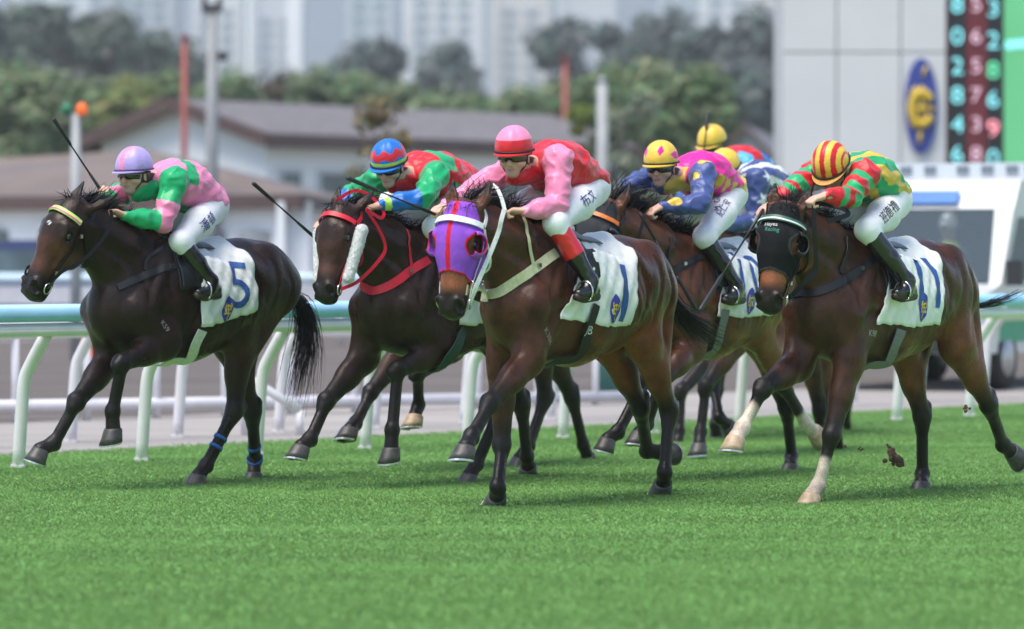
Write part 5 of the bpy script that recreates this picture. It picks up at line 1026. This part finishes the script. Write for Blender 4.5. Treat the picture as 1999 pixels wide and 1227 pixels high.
def saddle(hd, rd, label):
    """light racing saddle: seat, flaps, stirrup leathers and irons"""
    f = hd['f']; root = empty('racing_saddle', label, 'saddle', 'racing saddles', xf=hd['X']); Tl = hd['T']; z0 = Tl(0,0,1.25)[2]; lea = mat('saddle_leather', (.010,.010,.011), .35, .5, nscale=20, bump=.2)
    def patch(name, x0, x1, a0, a1, off, xsh=0):
        nx, na = 14, 26; V_ = []
        for j in range(na+1):
            ph = a0+(a1-a0)*j/na; d = V(0, math.sin(ph), math.cos(ph))
            for i in range(nx+1):
                x = x0+(x1-x0)*i/nx+xsh*abs(ph); h = hd['bvh'].ray_cast(Vector(V(x,0,z0)+d*.9), Vector(-d)); p = V(*h[0]) if h[0] is not None else V(x,0,z0)+d*.3; V_.append(p+d*off)
        obj(name, np.array(V_), np.array([(j*(nx+1)+i, j*(nx+1)+i+1, (j+1)*(nx+1)+i+1, (j+1)*(nx+1)+i) for j in range(na) for i in range(nx)], np.int32), lea, root, True, solid=.006)
    patch('seat', -.08, -.42, -.5, .5, .030); patch('flap', .02, -.14, .45, 1.45, .022, .0); patch('flap', .02, -.14, -.45, -1.45, .022, .0); patch('pad', .03, -.10, -1.5, 1.5, .009, .0)
    for n_, (hp, kn, an, to, he) in rd['LG'].items():
        sg = 1 if n_ == 'L' else -1; ft = he*.45+to*.55; p0 = V(ft[0]-.02, ft[1]-.03*sg, ft[2]+.20); mb = MB(); fl = nrm(to-he); sdv = V(0,1,0)
        ribbon(mb, spline([p0, p0*.5+(ft+V(0,-.03*sg,.10))*.5, ft+V(0,-.01*sg,.085)], 10), [V(0,sg,0)]*10, .022, .004); mb.build('stirrup_leather', lea, root)
        ring = [ft+sdv*.056*math.cos(w)+V(0,0,1)*(.06*math.sin(w)+.005) for w in np.linspace(-.7, math.pi+.7, 18)]+[ft+sdv*-.04+V(0,0,-.045), ft+sdv*.04+V(0,0,-.045)]
        MB().tube(ring+[ring[0]], .0055, 6).build('stirrup_iron', mat('bright_steel', (.6,.6,.62), .25, metal=1), root, True)
    return root
def girth(hd, px, col, label, width=.075, col2=None, tail=None):
    f = hd['f']; last = surf(hd, *px[-1])[0]; mb = MB()
    strap_px(mb, hd, px, width, .024, .006, 40, tail or [(last[0]+.01, last[1]*.4, last[2]-.06), (last[0]+.01, 0, last[2]-.1)])
    o = mb.build('girth_strap', mat('girth_%02d%02d'%(int(col[0]*99), int(col[1]*99)), col, .6, nscale=40, namt=.12, bump=.2, bscale=90), None, False, xf=hd['X']); tag(o, label, 'girth strap', 'girth straps')
    if col2 is not None:
        m2 = MB(); strap_px(m2, hd, px[len(px)//2:], width*1.02, .013, .003, 20, [(last[0]+.01, last[1]*.4, last[2]-.06)]); m2.build('keeper', mat('girth_keeper', col2, .6), o)
    return o
def breastplate(hd, px, neck, col, label, w=.06, tail=(), wn=.022):
    mb = MB(); strap_px(mb, hd, px, w, .007, .006, 50, tail); m = mat('strap_%02d%02d%02d'%tuple(int(x*99) for x in col), col, .55, nscale=45, namt=.12, bump=.25, bscale=100)
    o = mb.build('breastplate', m, None, False, xf=hd['X']); tag(o, label, 'breastplate', 'breastplates')
    if neck: m2 = MB(); strap_px(m2, hd, neck, wn, .007, .005, 30); m2.build('neck_strap', m, o)
    c, n = surf(hd, *px[1], None, .016); MB().box(c, (.030,.012,.022)).build('buckle', mat('bright_steel'), o)
    return o
def bridle(hd, t, label, browcol=None):
    H = hd['H']; ha, l, n, hl = hd['hf']; col = t['col']; m = mat('bridle_%02d%02d%02d'%tuple(int(x*99) for x in col), col, t.get('rough', .45), .25, nscale=60, namt=.15, bump=.15, bscale=120)
    root = empty('bridle', label, 'bridle', 'bridles', xf=hd['X'])
    off = t.get('off', .006)
    mb = MB(); strap_loc(mb, hd, [H(.10,-.105,-.06), H(.085,-.085,.01), H(.075,-.04,.05), H(.07,0,.06), H(.075,.04,.05), H(.085,.085,.01), H(.10,.105,-.06)], t.get('bw', .028), off+.004, .008); bb = mb.build('browband', mat('browband_'+t['key'], t.get('brow', col), .45, nscale=90, namt=.15, bump=.3, bscale=160), root)
    if 'brow2' in t:
        mb = MB(); strap_loc(mb, hd, [H(.108,-.105,-.06), H(.093,-.085,.01), H(.083,-.04,.05), H(.078,0,.06), H(.083,.04,.05), H(.093,.085,.01), H(.108,.105,-.06)], .010, off+.013, .003); mb.build('browband_trim', mat('browtrim_'+t['key'], t['brow2'], .5), bb)
    mb = MB(); strap_loc(mb, hd, [H(.10,.105,-.06), H(.02,.085,-.11), H(-.035,.0,-.13), H(.02,-.085,-.11), H(.10,-.105,-.06)], .024, off); mb.build('headpiece', m, root)
    for sg in (1,-1):
        mb = MB(); strap_loc(mb, hd, [H(.09,.105*sg,-.065), H(.20,.11*sg,-.085), H(.34,.09*sg,-.085), H(.47,.065*sg,-.085), H(.515,.06*sg,-.088)], .018, off); mb.build('cheek_strap', m, root)
        for a_, w_ in ((.16,.10),(.42,.07)):
            c, nn = snap(hd['bvh'], H(a_, w_*sg, -.085), off+.008); MB().box(c, (.020,.010,.024)).build('buckle', mat('bit_metal', (.62,.55,.38), .3, metal=.9), root)
        c, nn = snap(hd['bvh'], H(.525,.065*sg,-.088), off+.010); e1 = nrm(ha-nn*(ha@nn)); e2 = np.cross(nn, e1)
        MB().tube([c+(e1*math.cos(w)+e2*math.sin(w))*.034 for w in np.linspace(0, 2*math.pi, 22)], .0055, 6, False).build('bit_ring', mat('bright_steel', (.6,.6,.62), .25, metal=1), root, True)
        mb = MB(); strap_loc(mb, hd, [H(.10,.105*sg,-.07), H(.20,.085*sg,-.16), H(.26,.05*sg,-.235), H(.27,.0,-.25)], .014, off); mb.build('throat_lash', m, root)
        if sg == 1: hd['bit'] = c
        else: hd['bitR'] = c
    if 'rein' in t:
        f = hd['f']; pts = [hd['bit']]+[f.inv(f.pt(*p)) for p in t['rein']]; c = spline(pts, 40); mb = MB()
        c = np.array([(snap(hd['bvh'], p, .012)[0] if (hd['bvh'].find_nearest(Vector(p))[3] < .012 or (Vector(p)-hd['bvh'].find_nearest(Vector(p))[0]).dot(hd['bvh'].find_nearest(Vector(p))[1]) < 0) else p) for p in c])
        c = np.array([c[max(0, i-1):i+2].mean(0) for i in range(len(c))])
        ribbon(mb, c, [V(.3,1,.2)]*40, t.get('rw', .022), .004).build('rein', m, root)
        p2 = [V(p[0], -abs(p[1]) if i else p[1], p[2]) for i, p in enumerate([hd['bitR']]+[V(q_[0], q_[1], q_[2]) for q_ in pts[1:]])]; c = spline(p2, 30); mb = MB()
        c = np.array([(snap(hd['bvh'], p, .012)[0] if (Vector(p)-hd['bvh'].find_nearest(Vector(p))[0]).dot(hd['bvh'].find_nearest(Vector(p))[1]) < .01 else p) for p in c])
        ribbon(mb, c, [V(.3,-1,.2)]*30, t.get('rw', .022), .004).build('rein', m, root)
    for lp in t.get('loops', ()):
        f = hd['f']; c = spline([f.inv(f.pt(*p)) for p in lp], 24); mb = MB(); ribbon(mb, c, [V(.3,1,.2)]*24, t.get('rw', .022), .004).build('rein_loop', m, root)
    return root
def sheepskin(hd, label, sg):
    H = hd['H']; hl = hd['hf'][3]; a, b = H(.135,.135*sg,-.075), H(.44,.095*sg,-.10); F = Field(np.minimum(a, b)-.1, np.maximum(a, b)+.1, .006); F.cap(a, b, .040, .036); v, q = F.mesh()
    e1 = v[q[:,1]]-v[q[:,0]]; e2 = v[q[:,3]]-v[q[:,0]]; fn = np.cross(e1, e2); vn = np.zeros_like(v)
    for k in range(4): np.add.at(vn, q[:,k], fn)
    vn /= np.linalg.norm(vn, axis=1)[:, None]; v = v+vn*(.002*hermnoise(v, 60, 3)+.0015*hermnoise(v, 150, 4))[:, None]
    m = mat('sheepskin', (.62,.62,.62), .95, .1, nscale=70, namt=.2, bump=.9, bscale=120, sheen=.6)
    o = obj('sheepskin_cheek_roll', v, q, m, None, True, xf=hd['X']); tag(o, label, 'cheek roll', 'sheepskin cheek rolls')
    r = np.random.default_rng(5); idx = r.integers(len(v), size=2600); d = vn[idx]+r.normal(size=(2600,3))*.6; d /= np.linalg.norm(d, axis=1)[:, None]
    Vs, Fs = strand_mesh(v[idx]-d*.002, d, (.004+.006*r.random(2600)), .0025, 2, .8, 0, 4); obj('wool_pile', Vs, Fs, m, o)
def hood(hd, col, trim, label, stripe=False, lower=.34, cupcol=None, text=None):
    H = hd['H']; ha, l, n, hl = hd['hf']; HS_ = hd['h'].get('hs', 1.22); pts = np.array([H(-.1,.2,-.3), H(-.1,-.2,.1), H(.65,.2,-.3), H(.65,-.2,.1)])
    F = Field(pts.min(0)-.05, pts.max(0)+.05, .0066); head_sculpt(F, H, l, n, hl, HS_, hd['h'], ears=False); F.v -= .005; v, q = F.mesh()
    rel = v-H(0,0,0); a = rel@ha/hl; y = rel@l/hl/HS_; z = rel@n/hl/HS_
    low = lower+.9*np.clip(-z-.03, 0, .2)+.25*np.abs(y)
    eye = np.minimum(np.linalg.norm(v-H(.205,.092,-.028), axis=1), np.linalg.norm(v-H(.205,-.092,-.028), axis=1))
    ear = np.minimum(segdist(v, H(.0,.058,-.075), H(-.1,.07,-.08))[0], segdist(v, H(.0,-.058,-.075), H(-.1,-.07,-.08))[0])
    side = smoothstep(-z, .13, .15); dist = np.minimum.reduce([(low-a)*hl, eye-.064, ear-.042, (a+.035)*hl, (.185+z)*hl])
    keep = dist > 0; fk = keep[q].all(1); used = np.unique(q[fk]); mp = -np.ones(len(v), int); mp[used] = np.arange(len(used)); v2, q2 = v[used], mp[q[fk]].astype(np.int32)
    c = np.tile(V(*col), (len(v2),1)); c[(dist[used] < .014) & (a[used] > .03)] = trim
    if stripe: c[np.abs(y[used]) < .011] = trim
    root = obj('hood', v2, q2, mat('hood_cloth_'+hd['h']['key'], attr='col', rough=.75, spec=.2, nscale=40, namt=.08, bump=.3, bscale=60), None, True, c, xf=hd['X'], solid=.003); tag(root, label, 'hood', 'racing hoods')
    for sg in (1,-1):
        e = H(.205,.090*sg,-.028); V_ = []; nu, nv = 22, 6
        for i in range(nu+1):
            u = math.radians(-118+236*i/nu)
            for j in range(nv+1):
                t = j/nv; R_ = .078*(1-.30*t*t); V_.append(e+(-n*math.cos(u)+ha*math.sin(u))*R_+l*sg*(.006+.062*math.sin(t*1.4)*(.45+.55*max(0, math.cos(u*.75))))+n*.030*t)
        cu = obj('eye_cup', V_, [(i*(nv+1)+j, i*(nv+1)+j+1, (i+1)*(nv+1)+j+1, (i+1)*(nv+1)+j) for i in range(nu) for j in range(nv)], mat('cup_'+hd['h']['key'], cupcol or col, .5, .4, nscale=40, namt=.1), root, True, solid=.004)
        MB().tube([V_[i*(nv+1)+nv] for i in range(nu+1)], .004, 6).build('cup_rim', mat('cuprim_'+hd['h']['key'], trim, .55), cu, True)
    hd['hbv'] = bvh_of(v2, q2); return root
def tape(hd, leg, t0, col, label):
    s0, m, b, fe, ho = hd['Jl'][leg]; root = None
    for t in t0:
        c = b+(fe-b)*t; ax = nrm(fe-b); e1 = nrm(np.cross(ax, V(0,1,0))); e2 = np.cross(ax, e1); mb = MB()
        ring = []
        for w in np.linspace(0, 2*math.pi, 24)[:-1]:
            d = e1*math.cos(w)+e2*math.sin(w); h = hd['bvh'].ray_cast(Vector(c+d*.15), Vector(-d)); r_ = (V(*h[0])-c)@d+.003 if h[0] is not None else .05; ring.append((d, r_))
        V_ = [c+d*(r_+o)+ax*z for d, r_ in ring for z, o in ((-.011,0),(-.011,.004),(.011,.004),(.011,0))]; nn = len(ring)
        F_ = [(i*4+k, i*4+(k+1)%4, ((i+1)%nn)*4+(k+1)%4, ((i+1)%nn)*4+k) for i in range(nn) for k in range(4)]
        o = obj('leg_tape', V_, F_, mat('blue_tape', (.02,.13,.45), .6), root, True, xf=hd['X'] if root is None else None)
        if root is None: root = tag(o, label, 'leg tape', 'blue leg tapes')
def whip(hd, a, b, label, grip=.35):
    """a = butt end at the hand, b = tip: ((px,py),lat)"""
    f = hd['f']; A_, B_ = f.inv(f.pt(*a)), f.inv(f.pt(*b)); m = mat('whip_black', (.012,.012,.013), .45, nscale=80, namt=.3, bump=.3, bscale=120); k = MB()
    root = empty('whip', label, 'whip', 'riding whips', xf=hd['X']); d = B_-A_
    MB().tube([A_-nrm(d)*.05, A_, A_+d*.22], [.010,.011,.009], 8).build('handle', m, root, True); MB().tube([A_+d*.22, A_+d*.62], [.0065,.005], 8).build('shaft', m, root, True)
    MB().tube([A_+d*.62, A_+d*.66, A_+d*.98, B_], [.006,.012,.014,.011], 8).build('flap', m, root, True)
    return root
WHT=(.74,.74,.72); BLK=(.007,.007,.008); REDS=(.60,.012,.03)
CLOTHS = {
 'five': dict(fb=(396,640), rb=(500,603), rt=-.60, ft=-.10, num=('5',468,556,.44,-.10,1.0), emb=(445,604), label='white saddle cloth numbered 5 on the near-black horse'),
 'two': dict(fb=(905,640), rb=(1010,610), label='white saddle cloth mostly hidden on the horse with sheepskin cheek rolls'),
 'one': dict(fb=(1108,632), rb=(1234,637), rt=-.64, ft=-.10, num=('1',1220,572,.50,-.10,1.35), emb=(1201,603), label='white saddle cloth numbered 1 on the purple-hooded horse'),
 'ten': dict(fb=(1405,620), rb=(1510,612), rt=-.62, ft=-.10, num=('10',1468,530,.42,-.12,.9), emb=(1466,588), label='white saddle cloth on the bay horse behind the purple-hooded horse'),
 'eleven': dict(fb=(1722,640), rb=(1832,632), rt=-.64, ft=-.10, num=('11',1814,548,.46,-.10,.85), emb=(1803,600), label='white saddle cloth numbered 11 on the far right horse'),
}
GIRTHS = {
 'five': ([(392,640),(378,668),(364,698),(344,722)], (.62,.63,.62), 'pale grey girth strap under the near-black horse'),
 'two': ([(905,640),(890,670),(868,700)], (.012,.05,.035), 'dark green girth strap under the horse with sheepskin cheek rolls'),
 'one': ([(1158,590),(1142,640),(1124,690),(1096,722)], BLK, 'black girth strap with white letters under the purple-hooded horse'),
 'ten': ([(1412,600),(1402,640),(1390,680),(1378,706)], (.16,.17,.17), 'grey girth strap on the horse behind the purple-hooded horse'),
 'eleven': ([(1756,640),(1742,672),(1726,704),(1708,728)], (.16,.16,.17), 'grey and black girth strap under the far right horse'),
}
BREAST = {
 'five': ([(366,512),(332,520),(300,530),(262,546),(228,562)], [(318,482),(286,505),(282,528)], (.008,.008,.009), 'black breastplate strap across the near-black horse', .045),
 'two': ([(838,506),(800,528),(762,556),(728,568),(706,552)], [(806,440),(797,480),(802,522)], REDS, 'red breastplate strap on the horse with sheepskin cheek rolls', .055),
 'one': ([(1086,493),(1050,518),(1010,545),(972,572),(945,578),(926,566)], [(1018,422),(1030,465),(1040,518)], (.55,.53,.33), 'pale yellow padded breastplate on the purple-hooded horse', .06),
 'ten': ([(1372,498),(1335,516),(1300,535)], [(1310,462),(1306,490),(1304,512)], BLK, 'black breastplate strap with red studs behind the centre horse', .04),
 'eleven': ([(1716,498),(1680,524),(1640,550),(1592,572),(1548,578)], [(1652,462),(1648,500),(1640,535)], (.008,.008,.009), 'black breastplate strap across the far right horse', .045),
}
BRIDLES = {
 'five': dict(key='five', col=BLK, brow=(.42,.72,.16), brow2=(.72,.10,.25), bw=.036, rein=[(118,532,.13),(165,505,.16),(205,460,.18),(217,428,.17),(216,408,.16)], rw=.022),
 'two': dict(key='two', col=REDS, bw=.034, rein=[(700,548,.15),(742,505,.17),(752,480,.17),(738,445,.16),(722,420,.16),(714,406,.16)], loops=([(655,392,-.05),(690,372,.0),(722,382,.05),(748,412,.12),(742,425,.16),(718,410,.16)],), rw=.022),
 'one': dict(key='one', col=WHT, rough=.55, bw=.036, off=.016, rein=[(928,562,.12),(950,510,.15),(972,455,.16),(978,430,.17),(984,408,.16)], rw=.028, loops=([(985,410,.16),(978,385,.12),(966,362,.06),(958,372,.0)],)),
 'ten': dict(key='ten', col=BLK, brow=(.65,.16,.02), off=.014, rein=[(1180,545,.14),(1235,490,.16),(1250,450,.17),(1258,420,.16)]),
 'eleven': dict(key='eleven', col=BLK, brow=(.02,.10,.07), brow2=(.7,.7,.7), bw=.036, off=.014, rein=[(1568,552,.13),(1592,525,.16),(1590,460,.17),(1588,395,.16)], rw=.030, loops=([(1590,395,.16),(1640,405,.12),(1655,418,.14),(1615,432,.12)],)),
}
BLABEL = {'five':'black leather bridle with lime green browband on the near-black horse','two':'bright red bridle and reins with sheepskin rolls','one':'white bridle and reins over the purple hood','ten':'black bridle with orange browband on the half-hidden horse','eleven':'black bridle with green and white browband at far right'}
KEYS = ['five','two','one','ten','eleven','star','rear','back']
# ============================ the runners ============================
RLABEL = {'five':'jockey in pink and green silks with lilac cap at far left','two':'jockey in red, green and blue silks with blue zigzag cap','one':'jockey in red silks with pink sleeves and pink-red cap','ten':'jockey in magenta silks with navy sleeves and yellow diamond cap','eleven':'jockey in red and green hooped sleeves with striped cap','star':'jockey in navy silks with white stars and plain yellow cap','rear':'jockey in red and blue silks, highest yellow cap at the back','back':'jockey in red, almost hidden behind the blue-capped jockey'}
SLABEL = {'five':'near-black horse','two':'horse with sheepskin cheek rolls','one':'purple-hooded horse','ten':'bay horse behind the purple-hooded horse','eleven':'far right horse'}
HD, RD = {}, {}
for k in KEYS:
    main = k in SLABEL
    hd = HD[k] = make_horse(k, HORSES[k], .0128 if main else .021)
    rd = RD[k] = make_rider(k, hd, dict(RIDERS[k], label=RLABEL[k], res=.0082 if main else .012))
    if not main:
        if k == 'star': saddle_cloth(hd, dict(fb=(1520,625), rb=(1615,610), label='white saddle cloth on the horse of the starred navy jockey'))
        continue
    saddle_cloth(hd, CLOTHS[k]); saddle(hd, rd, 'small black racing saddle on the '+SLABEL[k])
    g_ = GIRTHS[k]; girth(hd, *g_[:3]); b_ = BREAST[k]; breastplate(hd, b_[0], b_[1], b_[2], b_[3], b_[4])
    if k == 'one': hood(hd, (.27,.075,.56), V(*REDS), 'purple hood with red trim and eye cups on the centre horse', True, .37)
    if k == 'eleven': hood(hd, (.007,.007,.009), V(.05,.05,.05), 'black hood with lettering and eye cups on the far right horse', False, .38)
    if k == 'ten': hood(hd, (.03,.032,.038), V(.03,.03,.035), 'dark hood on the horse half hidden behind the centre jockey', False, .33)
    if k == 'two':
        sheepskin(hd, 'white sheepskin cheek roll on the near side of the red bridle', 1); sheepskin(hd, 'white sheepskin cheek roll on the far side of the red bridle', -1)
    bridle(hd, BRIDLES[k], BLABEL[k])
tape(HD['five'], 'LH', (.50,.66), None, 'blue tape bands round the forward hind leg of the near-black horse')
tape(HD['five'], 'RH', (.72,.95), None, 'blue tape bands round the rear hind leg of the near-black horse')
whip(HD['five'], (196,370,-.12), (104,231,-.16), 'black whip raised by the lilac-capped jockey')
whip(HD['two'], (606,456,-.36), (494,357,-.36), 'black whip held out by the blue-capped jockey')
whip(HD['one'], (840,414,-.32), (678,347,-.30), 'black whip held out in front by the red-shirted jockey')
whip(HD['ten'], (1256,428,.16), (1360,606,.34), 'black whip pointing down from the magenta jockey')
whip(HD['eleven'], (1484,418,-.20), (1366,606,-.10), 'black whip pointing down from the striped-cap jockey')
whip(HD['rear'], (1372,310,.05), (1382,218,.0), 'black whip upright in front of the highest yellow cap')
# names written on the breeches, brands on coats, lettering on hood and girth
def write(hd, bvh, s, px, py, size, rot, col, parent, name, sx=1.0, right=(-1,0,0), off=.004):
    v, f = text2d(s, size, .25)
    if len(v): decal(name, hd, bvh, surf(hd, px, py, bvh, 0), v, f, mat('ink_%02d%02d%02d'%tuple(int(x*99) for x in col), col, .7), parent, rot, off=off, sx=sx, right=right)
INK = (.03,.035,.20); write(HD['five'], RD['five']['dbv'], '潘頓', 408, 432, .085, .55, INK, RD['five']['br'], 'name_writing'); write(HD['one'], RD['one']['dbv'], '布文', 1150, 385, .085, .40, INK, RD['one']['br'], 'name_writing')
write(HD['ten'], RD['ten']['dbv'], 'M. Guyon', 1402, 388, .060, .55, INK, RD['ten']['br'], 'name_writing'); write(HD['ten'], RD['ten']['dbv'], '紀仁安', 1412, 405, .060, .55, INK, RD['ten']['br'], 'name_writing'); write(HD['eleven'], RD['eleven']['dbv'], '班德禮', 1734, 414, .082, .45, (.02,.02,.025), RD['eleven']['br'], 'name_writing')
write(HD['one'], HD['one']['bvh'], 'K386', 1071, 656, .055, -.9, (.32,.28,.25), HD['one']['root'], 'brand_mark', off=.002); write(HD['eleven'], HD['eleven']['bvh'], 'K98', 1704, 650, .055, -.1, (.42,.38,.35), HD['eleven']['root'], 'brand_mark', off=.002); write(HD['five'], HD['five']['bvh'], 'K59', 322, 636, .05, -.9, (.30,.29,.29), HD['five']['root'], 'brand_mark', off=.002)
hl_ = -HD['eleven']['hf'][1]
hb = HD['eleven']['hbv']; hoodo = [o for o in bpy.data.objects if o.name.startswith('hood') and 'lettering' in o.get('label', '')][0]
write(HD['eleven'], hb, 'Hayes', 1505, 438, .036, 0, (.6,.6,.6), hoodo, 'lettering', right=tuple(-hl_)); write(HD['eleven'], hb, 'Racing', 1507, 448, .036, 0, (.03,.28,.17), hoodo, 'lettering', right=tuple(-hl_))
go = [o for o in bpy.data.objects if o.name.startswith('girth_strap') and 'white letters' in o.get('label', '')][0]
write(HD['one'], HD['one']['bvh'], 'JB', 1141, 642, .075, -.15, (.7,.7,.7), go, 'lettering', off=.033)
# clods of turf thrown up behind the right-hand horse
def clod(px, py, lat, r, label, s):
    p = HD['eleven']['f'].pt(px, py, lat); F = Field((-r*2,)*3, (r*2,)*3, r/7); q = np.random.default_rng(s)
    for i in range(7): F.ball(q.normal(size=3)*r*.55, r*(.35+.35*q.random()), k=r*.15)
    v, f = F.mesh(); o = obj('turf_clod', v+hermnoise(v/r, 5, s)[:, None]*.12*r*nrm(V(1,.5,.7)), f, mat('clod_soil', (.11,.062,.038), .95, nscale=30, namt=.4, bump=.8, bscale=60), None, True); o.location = tuple(p); tag(o, label, 'clod', 'flying clods of turf')
for i, (px, py, r, lb) in enumerate(((1744,890,.042,'largest brown clod of turf flying behind the planted white foreleg'),(1757,904,.030,'clod of turf just below the largest flying one'),(1735,873,.014,'tiny clod above the largest flying one'),(1886,798,.018,'small clod flying near the lifted hind hoof'),(1680,876,.012,'tiny clod near the planted white foreleg'),(1650,870,.010,'tiny clod left of the other flying clods'))): clod(px, py, -.25, r, lb, i)
